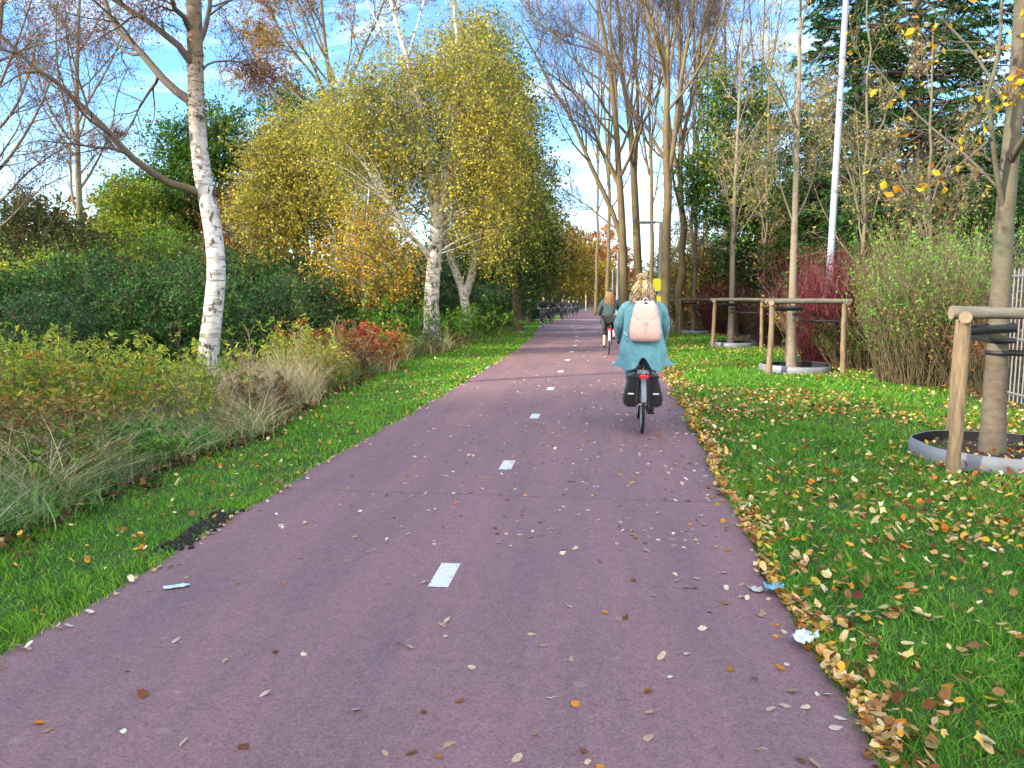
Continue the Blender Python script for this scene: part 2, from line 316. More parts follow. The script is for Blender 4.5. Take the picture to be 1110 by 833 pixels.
def path_mat():
    m, nt, N, L = mat('red_asphalt'); tc = N.new('ShaderNodeTexCoord')
    def noise(s, d=5.0, r=.6, sc=(1, 1, 1)):
        mp = N.new('ShaderNodeMapping'); mp.inputs['Scale'].default_value = sc; L.new(tc.outputs['Object'], mp.inputs[0])
        n = nd(N, 'ShaderNodeTexNoise', i_Scale=s, i_Detail=d, i_Roughness=r); L.new(mp.outputs[0], n.inputs[0]); return n.outputs[0]
    fine = noise(75, 6, .9); mid = noise(14, 6, .7); big = noise(.9, 5, .65, (2.6, .35, 1))
    base = ramp(N, [(.3, PATHC*.86), (.5, PATHC), (.72, PATHC*1.12)]); L.new(mid, base.inputs[0])
    mul = N.new('ShaderNodeMix'); mul.data_type = 'RGBA'; mul.blend_type = 'MULTIPLY'; mul.inputs[0].default_value = 1
    r = ramp(N, [(.36, .55), (.5, 1.), (.64, 1.5)]); L.new(fine, r.inputs[0]); L.new(base.outputs[0], mul.inputs[6]); L.new(r.outputs[0], mul.inputs[7])
    mul2 = N.new('ShaderNodeMix'); mul2.data_type = 'RGBA'; mul2.blend_type = 'MULTIPLY'; mul2.inputs[0].default_value = 1
    r2 = ramp(N, [(.3, (.76, .79, .86)), (.7, (1.16, 1.08, 1.05))]); L.new(big, r2.inputs[0]); L.new(mul.outputs[2], mul2.inputs[6]); L.new(r2.outputs[0], mul2.inputs[7])
    # aggregate specks
    vo = nd(N, 'ShaderNodeTexVoronoi', i_Scale=70.0); L.new(tc.outputs['Object'], vo.inputs[0])
    sp = ramp(N, [(.0, 1.), (.12, 1.), (.16, 0.)]); L.new(vo.outputs['Distance'], sp.inputs[0])
    wn = ramp(N, [(.74, 0.), (.78, .6)]); L.new(vo.outputs['Color'], wn.inputs[0])
    mm = nd(N, 'ShaderNodeMath', operation='MULTIPLY'); L.new(sp.outputs[0], mm.inputs[0]); L.new(wn.outputs[0], mm.inputs[1])
    mx = N.new('ShaderNodeMix'); mx.data_type = 'RGBA'; L.new(mm.outputs[0], mx.inputs[0]); L.new(mul2.outputs[2], mx.inputs[6]); mx.inputs[7].default_value = (.3, .26, .26, 1)
    st = nd(N, 'ShaderNodeTexVoronoi', i_Scale=4.2, i_Randomness=1.0); wob = N.new('ShaderNodeVectorMath'); wob.operation = 'ADD'; nz = nd(N, 'ShaderNodeTexNoise', i_Scale=22.0, i_Detail=2.0); L.new(tc.outputs['Object'], nz.inputs[0]); sc_ = nd(N, 'ShaderNodeVectorMath', operation='SCALE'); sc_.inputs[3].default_value = .05; L.new(nz.outputs['Color'], sc_.inputs[0]); L.new(tc.outputs['Object'], wob.inputs[0]); L.new(sc_.outputs[0], wob.inputs[1]); L.new(wob.outputs[0], st.inputs[0])
    sr = ramp(N, [(.0, 1.), (.09, .9), (.125, 0.)]); L.new(st.outputs['Distance'], sr.inputs[0]); sw = ramp(N, [(.36, 0.), (.45, .6)]); L.new(st.outputs['Color'], sw.inputs[0]); sm_ = nd(N, 'ShaderNodeMath', operation='MULTIPLY'); L.new(sr.outputs[0], sm_.inputs[0]); L.new(sw.outputs[0], sm_.inputs[1])
    mxs = N.new('ShaderNodeMix'); mxs.data_type = 'RGBA'; L.new(sm_.outputs[0], mxs.inputs[0]); L.new(mx.outputs[2], mxs.inputs[6]); mxs.inputs[7].default_value = (.33, .235, .20, 1); mx = mxs
    # crossing seam cracks
    s = N.new('ShaderNodeSeparateXYZ'); L.new(tc.outputs['Object'], s.inputs[0]); wv = noise(1.6, 6, .7)
    out = mx.outputs[2]
    for yc, wd in ((6.36, .006), (21.4, .02)):
        a = nd(N, 'ShaderNodeMath', operation='MULTIPLY_ADD'); L.new(wv, a.inputs[0]); a.inputs[1].default_value = -.1; L.new(s.outputs[1], a.inputs[2])
        b = nd(N, 'ShaderNodeMath', operation='SUBTRACT'); L.new(a.outputs[0], b.inputs[0]); b.inputs[1].default_value = yc-.05
        c = nd(N, 'ShaderNodeMath', operation='ABSOLUTE'); L.new(b.outputs[0], c.inputs[0])
        d = nd(N, 'ShaderNodeMath', operation='LESS_THAN'); L.new(c.outputs[0], d.inputs[0]); d.inputs[1].default_value = wd
        br = ramp(N, [(.42, 0.), (.5, .75)]); L.new(mid, br.inputs[0]); e = nd(N, 'ShaderNodeMath', operation='MULTIPLY'); L.new(d.outputs[0], e.inputs[0]); L.new(br.outputs[0], e.inputs[1])
        g = N.new('ShaderNodeMix'); g.data_type = 'RGBA'; L.new(e.outputs[0], g.inputs[0]); L.new(out, g.inputs[6]); g.inputs[7].default_value = (.015, .012, .012, 1); out = g.outputs[2]
    bs = nd(N, 'ShaderNodeBsdfPrincipled', i_Roughness=.72); bs.inputs['Specular IOR Level'].default_value = .4; L.new(out, bs.inputs[0])
    bp = nd(N, 'ShaderNodeBump', i_Strength=.45, i_Distance=.006); L.new(fine, bp.inputs['Height'])
    bp2 = nd(N, 'ShaderNodeBump', i_Strength=.1, i_Distance=.02); L.new(mid, bp2.inputs['Height']); L.new(bp.outputs[0], bp2.inputs['Normal']); L.new(bp2.outputs[0], bs.inputs['Normal'])
    o = N.new('ShaderNodeOutputMaterial'); L.new(bs.outputs[0], o.inputs[0]); return m
PATHC = np.array((.245, .150, .158))
YS = np.concatenate([[-900, -200, -60, -20], np.arange(0, 60, 1.), np.arange(60, 210, 5.), [260, 400, 900, 1800]])
mb = MB(); XS = np.array([-1500, -400, -120, -60, -30, -15, -8, 0, 8, 15, 30, 60, 120, 400, 1500.])
XX, YY = np.meshgrid(XS, YS); V = np.stack([XX, YY, gz(YY)-.012], -1).reshape(-1, 3); nx = len(XS)
i = np.arange(len(YS)-1)[:, None]*nx; j = np.arange(nx-1)[None]
mb.add(V, np.stack([i+j, i+j+1, i+nx+j+1, i+nx+j], -1).reshape(-1, 4)); tag(mb.build('ground', ground_mat()), kind='structure')
LM = lawn_mat()
yl = np.concatenate([np.arange(-20, 60, .5), np.arange(60, 150, 3.)])
def wav(Y, a, f, p): return a*(np.sin(Y*f+p)+.6*np.sin(Y*f*2.7+p*2)+.35*np.sin(Y*f*6.1+p))
def l_outer(Y): return np.interp(Y, [-20, 5, 10, 16, 30, 60, 150], [-3.9, -3.95, -4.25, -4.8, -5.0, -6, -6])+wav(Y, .12, .9, 0)
def r_outer(Y): return np.interp(Y, [-20, 10, 16, 24, 34, 60, 150], [6.2, 6.0, 5.6, 4.9, 4.6, 3, 2.5])+wav(Y, .12, .8, 1)
def l_in(Y): return pl(Y)+wav(Y, .018, 3.1, 1)
def r_in(Y): return pr(Y)+wav(Y, .03, 2.3, .4)
strip_mesh('lawn_strip', LM, yl, l_outer, lambda Y: pl(Y)+.15, -.004, 5)
strip_mesh('lawn', LM, yl, lambda Y: pr(Y)-.15, r_outer, -.004, 8)
yp = np.concatenate([np.arange(-30, 60, .25), np.arange(60, 205, 1.)])
path = strip_mesh('cycle_path', path_mat(), yp, l_in, r_in, .004, 6)
m, nt, N, L = mat('white_road_paint'); tc = N.new('ShaderNodeTexCoord'); n = nd(N, 'ShaderNodeTexNoise', i_Scale=60.0, i_Detail=6.0); L.new(tc.outputs['Object'], n.inputs[0])
r = ramp(N, [(.30, (.25, .2, .21)), (.37, (.66, .67, .69)), (.7, (.78, .79, .81))]); L.new(n.outputs[0], r.inputs[0]); b = nd(N, 'ShaderNodeBsdfPrincipled', i_Roughness=.5); L.new(r.outputs[0], b.inputs[0]); o = N.new('ShaderNodeOutputMaterial'); L.new(b.outputs[0], o.inputs[0])
PAINT = m
for k in range(20):
    Y = 4.49+3.01*k
    xc = np.interp(Y, [17, 20, 23, 26, 29, 32, 35.5, 38.4, 47, 60, 90], [-.95, -.96, -.99, -1.01, -1.07, -1.19, -1.34, -1.55, -2.05, -2.4, -2.5])
    mb = MB(); y0, y1 = Y-.2, Y+.2; rx = .005*np.sin(k*3.1)
    mb.add([(xc-.06, y0, gz(y0)+.008), (xc+.06, y0, gz(y0)+.008), (xc+.06+rx, y1, gz(y1)+.008), (xc-.06+rx, y1, gz(y1)+.008)], [(0, 1, 2, 3)])
    o = mb.build('lane_marking', PAINT, path)

# ------------------------------------------------------------------ grass
def blades(mb, X, Y, h, wd, lean, col, K=3, z0=-.01):
    n = len(X); a = rnd(n)*2*PI; d = np.stack([np.cos(a), np.sin(a), np.zeros(n)], -1)
    ln = lean*(.3+rnd(n)); t = np.linspace(0, 1, K)
    P = np.stack([X, Y, gz(Y)+z0], -1)[:, None, :]+d[:, None, :]*(ln*h)[:, None, None]*(t**2)[None, :, None]
    P[:, :, 2] += h[:, None]*(t-.25*np.minimum(ln, 1.6)[:, None]*t**2)
    W = wd[:, None]*(1-t[None]**1.5*.88)
    b = rnd(n)*2*PI; side = np.stack([np.cos(b), np.sin(b), np.zeros(n)], -1)
    ribbons(mb, P, W, side, col)
GP = [('4a7a20', 3), ('5c9826', 4), ('78ae34', 3), ('a0c044', 1.6), ('3a621c', 2), ('b4a858', .9)]
mbR = MB(); mbL = MB()
for (y0, y1, dens, hh, ww) in ((1.8, 4, 6500, .05, .005), (4, 7, 3600, .05, .006), (7, 12, 1700, .052, .009), (12, 20, 800, .055, .014), (20, 34, 330, .055, .022), (34, 60, 110, .06, .04), (60, 110, 30, .07, .08)):
    for side in (0, 1):
        xa = 1.0 if side else -5.4; xb = 6.4 if side else -2.6
        if side and y0 < 7: xb = {1.8: 3.1, 4: 4.8}[y0]
        n = int((y1-y0)*(xb-xa)*dens); Y = y0+rnd(n)*(y1-y0); X = xa+rnd(n)*(xb-xa)
        clump = np.sin(X*5.1+np.sin(Y*3.3)*2)*np.sin(Y*4.3+1+np.sin(X*2.9)*2)
        if side: k = (X > r_in(Y)-.01-.05*rnd(n)) & (X < r_outer(Y)+.2*rn(n))
        else: k = (X < l_in(Y)+.01+.05*rnd(n)) & (X > l_outer(Y)+.15*rn(n))
        X, Y, clump = X[k], Y[k], clump[k]; n = len(X)
        edge = np.minimum(np.abs(X-(r_in(Y) if side else l_in(Y)))/.25, 1)
        hgt = hh*(.55+.7*rnd(n))*(1+.45*clump)*(1.35-.35*edge)*(1.25 if side else .95)
        c = pick(n, GP, .2, np.stack([X, Y, X*0], -1), 1.3)
        c = c*(np.array([.80, .95, .80]) if side else np.array([1.02, 1.08, .8]))
        blades(mbR if side else mbL, X, Y, hgt, ww*(.6+.8*rnd(n)), .9, c)
# tufts of longer grass near the right edge
n = 9000; cxs = 1.1+rnd(60)*3.6; cys = 2.2+rnd(60)**.8*12; q = rng.integers(0, 60, n); X = cxs[q]+rn(n)*.11; Y = cys[q]+rn(n)*.14
k = X > r_in(Y)+.02; X, Y = X[k], Y[k]; n = len(X); blades(mbR, X, Y, .06+.07*rnd(n), .005+.004*rnd(n), 1.1, pick(n, GP, .2))
gr = mbR.build('grass', GRASS); tag(gr, 'mown green grass of the wide lawn right of the cycle path', 'grass', kind='stuff')
gl = mbL.build('grass', GRASS); tag(gl, 'narrow strip of bright short grass left of the cycle path', 'grass', kind='stuff')

# ------------------------------------------------------------------ fallen leaves
TH = np.linspace(0, 2*PI, 9)[:-1]
def leaf_shape(kind):
    r = {0: np.array([.5, .46, .36, .33, .36, .33, .36, .46]), 1: np.array([.62, .36, .3, .3, .4, .3, .3, .36]), 2: np.array([.5, .27, .42, .22, .3, .22, .42, .27])}[kind]
    return np.stack([np.cos(TH)*r, np.sin(TH)*r], -1)
def fallen(mb, P, size, col, tilt=.35, curl=.35, kind=0):
    n = len(P); sh = leaf_shape(kind); a = rnd(n)*2*PI; size = np.broadcast_to(size, (n,))
    T = np.concatenate([[[0, 0]], sh])[None]*size[:, None, None]*(1+.18*rn(n, 9, 1).clip(-1, 1))
    x, y = T[..., 0], T[..., 1]; cu = curl*(.3+rnd(n))[:, None]*np.sign(rnd(n)-.35)[:, None]
    z = (y**2*1.6+x**2*.6)/np.maximum(size, .01)[:, None]*cu
    tx, ty = rn(n)*tilt, rn(n)*tilt; z = z+x*np.clip(tx, -1.2, 1.2)[:, None]+y*np.clip(ty, -1.2, 1.2)[:, None]
    z -= z.min(1, keepdims=True)
    ca, sa = np.cos(a)[:, None], np.sin(a)[:, None]
    V = np.stack([x*ca-y*sa, x*sa+y*ca, z], -1)+P[:, None, :]
    i = np.arange(n)[:, None]*9; j = np.arange(8)[None]
    Fc = np.stack([i+0*j, i+1+j, i+1+(j+1) % 8], -1).reshape(-1, 3)
    mb.add(V.reshape(-1, 3), Fc, np.repeat(col, 9, 0)*(1+.12*rn(n*9, 1)).clip(.5, 1.5), 0, True)
LP = [('6a4226', 2.2), ('946a3e', 3), ('c09a62', 3), ('dcbe86', 3), ('e4ac40', 1.8), ('d07a26', 1.5), ('e8d6a8', 1.6), ('d8c040', .6)]
LPAVE = [('ccb69c', 3), ('decfba', 2.5), ('b09a84', 2), ('d09a48', 1), ('8a6448', 1)]
mbl = MB()
def litter(n, xf, yf, s0, s1, pal, z=.02, keep=None, tilt=.4, kinds=(0, 1, 2)):
    Y = yf(n); X = xf(Y)
    if keep is not None: k = keep(X, Y); X, Y = X[k], Y[k]
    for kd in kinds:
        q = rng.integers(0, len(kinds), len(X)) == kinds.index(kd); m_ = q.sum()
        if m_ == 0: continue
        P = np.stack([X[q], Y[q], gz(Y[q])+z*(.3+rnd(m_))], -1)
        fallen(mbl, P, s0+(s1-s0)*rnd(m_), pick(m_, pal, .16), tilt, .45, kd)
def patchy(X, Y, th):
    q = np.sin(X*1.3+np.sin(Y*.9)*1.5)+np.sin(Y*1.1+1.3+np.sin(X*1.7))+.6*np.sin(X*3.7+Y*2.9)
    return q+rn(len(X))*.8 > th
inR = lambda X, Y: (X > r_in(Y)+.03) & (X < r_outer(Y)+.4)
litter(3000, lambda Y: r_in(Y)+rnd(len(Y))*(.6+Y*.55), lambda n: 2.2+rnd(n)*12, .03, .065, LP, .045, lambda X, Y: inR(X, Y) & patchy(X, Y, .4))
litter(1300, lambda Y: r_in(Y)+rnd(len(Y))*(1+Y*.5), lambda n: 2.2+rnd(n)*9, .035, .07, LP, .05, inR)
litter(13000, lambda Y: r_in(Y)+rnd(len(Y))*5, lambda n: 8+rnd(n)**1.2*34, .035, .07, LP, .05, lambda X, Y: inR(X, Y) & patchy(X, Y, .2))
litter(3900, lambda Y: r_in(Y)-.01+np.abs(rn(len(Y)))*.062*(1+.5*np.sin(Y*4)*np.sin(Y*1.7)), lambda n: 2+rnd(n)*11, .03, .06, [(a, b) for a, b in LP if a not in ('5a3a22',)]+[('d9b070', 3)], .04, lambda X, Y: np.sin(Y*2.3)+np.sin(Y*5.7+1)+rn(len(Y))*.9 > -.75)
litter(900, lambda Y: r_in(Y)-.04+np.abs(rn(len(Y)))*.22, lambda n: 2+rnd(n)*11, .03, .06, LP, .03)
litter(3500, lambda Y: r_in(Y)+.1+rn(len(Y))*.16, lambda n: 11+rnd(n)*35, .04, .07, LP, .04)
litter(2600, lambda Y: 3.2+rnd(len(Y))*5, lambda n: 7+rnd(n)*40, .04, .08, [(a, b) for a, b in LP]+[('4a2c1a', 5)], .03, lambda X, Y: X > r_outer(Y)-.7)
litter(3800, lambda Y: 3.4+rn(len(Y))*1.1, lambda n: 5.2+rnd(n)*9, .04, .07, LP, .05, lambda X, Y: inR(X, Y) & patchy(X, Y, -.2))
litter(500, lambda Y: l_outer(Y)+rnd(len(Y))*(l_in(Y)-l_outer(Y)), lambda n: 2.8+rnd(n)*10, .03, .055, LP, .045)
litter(900, lambda Y: l_outer(Y)+rnd(len(Y))*(l_in(Y)-l_outer(Y)), lambda n: 12+rnd(n)*25, .04, .06, LP, .045)
litter(420, lambda Y: l_in(Y)+.03+np.abs(rn(len(Y)))*.05, lambda n: 2.8+rnd(n)*20, .03, .05, LPAVE, .02)
litter(1500, lambda Y: l_outer(Y)-.02+rn(len(Y))*.12, lambda n: 3+rnd(n)*12, .04, .07, [('5a3a22', 3), ('3a2416', 3), ('7c5a34', 2)], .05)
litter(1000, lambda Y: pl(Y)+rnd(len(Y))**.6*(pr(Y)-pl(Y)), lambda n: 5+rnd(n)*10, .028, .055, LPAVE, .004, tilt=.2)
litter(1100, lambda Y: pl(Y)+rnd(len(Y))**.7*(pr(Y)-pl(Y)), lambda n: 14+rnd(n)*45, .03, .055, LPAVE, .004, tilt=.25)
lo = mbl.build('leaf_litter', DRY); tag(lo, 'brown, tan and orange fallen leaves scattered over the grass and path edges', 'fallen leaves', kind='stuff')
# single leaves that can be told apart: on the path and on the near lawn
def single_leaf(x, y, z, s, kind, pal, label, cat='leaf', group=None, tilt=.25, curl=.5):
    mb = MB(); fallen(mb, np.array([[0, 0, 0.]]), np.array([s]), pick(1, pal, .15), tilt, curl, kind)
    # little stalk
    a = rnd()*0; tubes(mb, np.array([[(-s*.3, 0, .004), (-s*.55, .004, .005), (-s*.85, .012, .003)]]), np.array([[.0009]*3]), 3, pick(1, pal, .1))
    o = mb.build('fallen_leaf', DRY); o.location = (x, y, z); o.rotation_euler = (0, 0, rnd()*6.28)
    return tag(o, label, cat, group)
nl = 0
for t in range(230):
    y = 2.6+rnd()**1.7*9; x = pl(y)+.08+rnd()**.75*(pr(y)-pl(y)-.15)
    if rnd() < .3: x = pr(y)-.02-abs(rn())*.35
    j = int(rnd()*3)
    if j < 2: single_leaf(x, y, gz(y)+.006, .030+.025*rnd(), int(rnd()*2), [('ccb89e', 3), ('dccdb8', 3), ('a89078', 3)], 'small pale beige fallen leaf lying on the bare purple asphalt', group='pale leaves on the path')
    else: single_leaf(x, y, gz(y)+.006, .034+.024*rnd(), int(rnd()*2), [('d08a34', 2), ('7a5232', 2), ('9a6a2c', 1)], 'small brown or orange fallen leaf lying on the bare purple asphalt', group='brown leaves on the path')
for t in range(100):
    y = 2.5+rnd()*5; x = pr(y)+.2+rnd()*(.5*y+.2)
    if rnd() < .5: single_leaf(x, y, gz(y)+.035+.02*rnd(), .045+.035*rnd(), int(rnd()*3), [('d6b86a', 3), ('e0c890', 2), ('cc9630', 2)], 'yellow fallen leaf resting on the grass right of the path', group='yellow leaves on the lawn', tilt=.4)
    else: single_leaf(x, y, gz(y)+.035+.02*rnd(), .045+.035*rnd(), int(rnd()*3), [('a8804e', 3), ('8a6238', 2), ('b87840', 2)], 'tan brown fallen leaf resting on the grass right of the path', group='brown leaves on the lawn', tilt=.4)
# ------------------------------------------------------------------ tree machinery
def perp(D):
    q = rn(*D.shape); q -= (q*D).sum(-1, keepdims=True)*D; return nrm(q)
def limbs(S, D, Ln, R, K, wig, up, tip=.25):
    n = len(S); P = np.empty((n, K+1, 3)); DD = np.empty((n, K+1, 3)); P[:, 0] = S; d = nrm(D); DD[:, 0] = d
    for k in range(K):
        d = nrm(d+rn(n, 3)*wig+np.array([0, 0, up])*1.0); P[:, k+1] = P[:, k]+d*(Ln/K)[:, None]; DD[:, k+1] = d
    RR = R[:, None]*(1-(1-tip)*np.linspace(0, 1, K+1)[None]); return P, RR, DD
def sample(P, t):
    K = P.shape[1]-1; x = t*K; i = np.minimum(x.astype(int), K-1); f = (x-i)[..., None]; n = np.arange(len(P))
    n = n.reshape(-1, *([1]*(t.ndim-1))); return P[n, i]*(1-f)+P[n, i+1]*f
def spawn(P, RR, DD, Ln, m, t0, t1, ang, lr, rr, fall=.5):
    n = len(P); t = t0+(t1-t0)*(np.arange(m)[None]+rnd(n, m))/m
    S = sample(P, t).reshape(-1, 3); D = nrm(sample(DD, t)).reshape(-1, 3); r = sample(RR[..., None], t)[..., 0].reshape(-1)
    a = np.radians(ang[0]+(ang[1]-ang[0])*rnd(n*m))[:, None]; D2 = D*np.cos(a)+perp(D)*np.sin(a)
    L2 = np.repeat(Ln, m)*(lr[0]+(lr[1]-lr[0])*rnd(n*m))*(1-fall*t.reshape(-1)); return S, D2, L2, np.minimum(r*rr, r*.9)
def poly(pts, K=12):
    """smooth resample of a hand-measured limb"""
    p = np.asarray(pts, float)
    if len(p) > 2:
        for _ in range(2):
            q = [p[0]]
            for a, b in zip(p, p[1:]): q += [a*.75+b*.25, a*.25+b*.75]
            q.append(p[-1]); p = np.array(q)
    s = np.concatenate([[0], np.cumsum(np.linalg.norm(np.diff(p, axis=0), axis=1))]); t = np.linspace(0, s[-1], K+1)
    return np.stack([np.interp(t, s, p[:, i]) for i in range(3)], -1)
def hand(pts, r0, r1, K=12, wob=0.0):
    P = poly(pts, K); P[1:-1] += rn(K-1, 3)*wob; RR = r0+(r1-r0)*np.linspace(0, 1, K+1)**.9
    D = nrm(np.gradient(P, axis=0)); return P[None], RR[None], D[None], np.array([np.linalg.norm(np.diff(P, axis=0), axis=1).sum()])
def cat(hs):
    K = max(h[0].shape[1] for h in hs)-1; o = [[], [], [], []]
    for P, RR, D, Ln in hs:
        t = np.linspace(0, 1, K+1)[None].repeat(len(P), 0); o[0].append(sample(P, t)); o[1].append(sample(RR[..., None], t)[..., 0]); o[2].append(nrm(sample(D, t))); o[3].append(Ln)
    return [np.concatenate(x) for x in o]

def start(name, label, kind, base, group=None):
    base = np.array(base, float); return thing(name, label, kind, base, group)
def flare(RR, P, amt=.35, h=.5):
    z = P[..., 2]-P[:, :1, 2]; return RR*(1+amt*np.exp(-z/h))

B_DARKB = bark('dark_birch_limb_bark', (.06, .042, .035), (.16, .12, .095), (.12, .10, .05))
def bare(root, hs, trunk_mat, twig_mat, lv=((5, (25, 55), (.35, .6)), (6, (25, 60), (.35, .6))), tw=6, twl=.5, twr=.006, up=.06, leafn=0, pal=None, lsize=.06, droop=0.0, nhand=1, t0=.3, wig=.12, minr=.006, leafclump=0, stem0=None):
    """hs: measured stems; grows finer branches from them and ends in twigs"""
    tr = MB()
    for qi, (P, RR, D, Ln) in enumerate(hs): tubes(tr, P, flare(RR, P) if P[0, 0, 2] < root.location.z+.3 else RR, 12, m=1 if (stem0 and qi) else 0)
    br = MB(); cur = cat(hs)
    for li, (m, ang, lr) in enumerate(lv):
        S, D, Ln, R = spawn(cur[0], cur[1], cur[2], cur[3], m, t0 if li == 0 else .2, 1.0, ang, lr, .5 if li == 0 else .6)
        if li == 0 and stem0:
            q = m*len(hs[0][0]); k = np.ones(len(S), bool); k[:m-stem0[0]] = False; S, D, Ln, R = S[k], D[k], Ln[k], R[k]; S[:stem0[0]] = sample(hs[0][0].repeat(stem0[0], 0), stem0[1]+(1-stem0[1])*rnd(stem0[0], 1))[:, 0]; Ln[:stem0[0]] = hs[0][3][0]*stem0[2]; R[:stem0[0]] = .025
        R = np.maximum(R, minr); K = 7 if li == 0 else 5
        P, RR, DD = limbs(S, D, Ln, R, K, wig, up); tubes(tr if li == 0 else br, P, RR, 6 if li == 0 else 4, m=1 if (stem0 and li == 0) else 0); cur = [P, RR, DD, Ln]
    n = len(cur[0]); S, D, Ln, R = spawn(*cur, tw, .1, 1., (20, 65), (0, 0), .6)
    Ln = twl*(.5+rnd(len(S))); P, RR, DD = limbs(S, D, Ln, np.full(len(S), twr), 3, .16, up-droop, .4); tubes(br, P, RR, 3)
    trunk = tr.build('trunk', trunk_mat, root)
    mats = [twig_mat]
    if leafn:
        n = int(leafn); i = rng.integers(0, len(P), n)
        if leafclump: i = rng.integers(0, max(1, len(P)//leafclump), n)*leafclump % len(P)
        Q = sample(P[i], rnd(n))+rn(n, 3)*.04; leaves(br, Q, lsize*(.6+.7*rnd(n)), pick(n, pal, .2, Q, .7), 1); mats.append(LEAF)
    cr = br.build('crown', mats, root); return trunk, cr

def inell(n, ells):
    vol = np.array([np.prod(r) for _, r in ells])**.8; vol /= vol.sum(); i = rng.choice(len(ells), n, p=vol)
    c = np.array([e[0] for e in ells], float)[i]; r = np.array([e[1] for e in ells], float)[i]
    d = nrm(rn(n, 3)); rad = rnd(n, 1)**.42; return c+d*rad*r, i
def full(root, hs, ells, trunk_mat, twig_mat, ncl, per, lsize, pal, spread=.3, droop=0.0, hole=.0, sides=10, up=.0, aspect=.62, limb_r=.03, limit=None):
    """leafy crown: limbs run from the stems to leaf clumps spread through the crown's volume"""
    tr = MB(); br = MB()
    for P, RR, D, Ln in hs: tubes(tr, P, flare(RR, P) if P[0, 0, 2] < root.location.z+.3 else RR, sides)
    cur = cat(hs); A = cur[0].reshape(-1, 3); AR = cur[1].reshape(-1)
    Cc, _ = inell(ncl, ells)
    if limit is not None: Cc = Cc[~((np.abs(Cc[:, 0]-np.interp(Cc[:, 2], limit[0], limit[1])) < limit[2]*(.7+.6*rnd(len(Cc)))) & (Cc[:, 1] < root.location.y+.5) & (Cc[:, 2] < limit[3]))]
    if hole:
        q = np.sin(Cc[:, 0]*1.9+root.location.x)+np.sin(Cc[:, 1]*1.6+2)+np.sin(Cc[:, 2]*2.3+1); Cc = Cc[q > -3+hole*3+rn(len(Cc))*.3]
    n = len(Cc)
    nb = max(20, n//3); d2 = None
    B = Cc[rng.integers(0, n, nb)]
    dist = np.linalg.norm((B[:, None]-A[None])*np.array([1, 1, 1.0]), axis=-1)+np.maximum(A[None, :, 2]-B[:, None, 2]+.5, 0)*3
    j = dist.argmin(1); S = A[j]; mid = (S+B)/2+rn(nb, 3)*.12*np.linalg.norm(B-S, axis=1, keepdims=True); mid[:, 2] += .12*np.linalg.norm(B-S, axis=1)
    t = np.linspace(0, 1, 7)[None, :, None]; P = S[:, None]*(1-t)**2+2*mid[:, None]*t*(1-t)+B[:, None]*t**2
    r0 = np.minimum(AR[j]*.55, limb_r*(.5+np.linalg.norm(B-S, axis=1)/3)); RR = r0[:, None]*(1-.8*np.linspace(0, 1, 7)[None]); tubes(tr, P, RR, 5)
    BP = P[:, 2:].reshape(-1, 3)
    near = np.empty(n, int)
    for a in range(0, n, 500): near[a:a+500] = (((Cc[a:a+500, None]-BP[None])**2).sum(-1)).argmin(1)
    S2 = BP[near]; t = np.linspace(0, 1, 4)[None, :, None]; mid = (S2+Cc)/2+rn(n, 3)*.1; P = S2[:, None]*(1-t)**2+2*mid[:, None]*t*(1-t)+Cc[:, None]*t**2
    tubes(br, P, np.array([[.012, .009, .006, .004]]).repeat(n, 0), 3)
    k = 5; S3 = np.repeat(Cc, k, 0); D3 = nrm(rn(n*k, 3)*np.array([1, 1, .7])+np.array([0, 0, up])); P, RR, DD = limbs(S3, D3, spread*(1.2+rnd(n*k)*1.2)*(1+droop), np.full(n*k, .004), 4, .1, -.35*droop, .4)
    tubes(br, P, RR, 3)
    N = n*per; i = rng.integers(0, n*k, N); Q = sample(P[i], rnd(N)**.7)+rn(N, 3)*spread*.22*np.array([1, 1, 1+droop*.5])
    tone = np.repeat(1+rn(n)*.13, 1)[i//k]
    leaves(br, Q, lsize*(.6+.8*rnd(N)), (pick(N, pal, .18, Q, .55)*tone[:, None].clip(.6, 1.5)), 1, aspect)
    tr.build('trunk', trunk_mat, root); return br.build('crown', [twig_mat, LEAF], root)

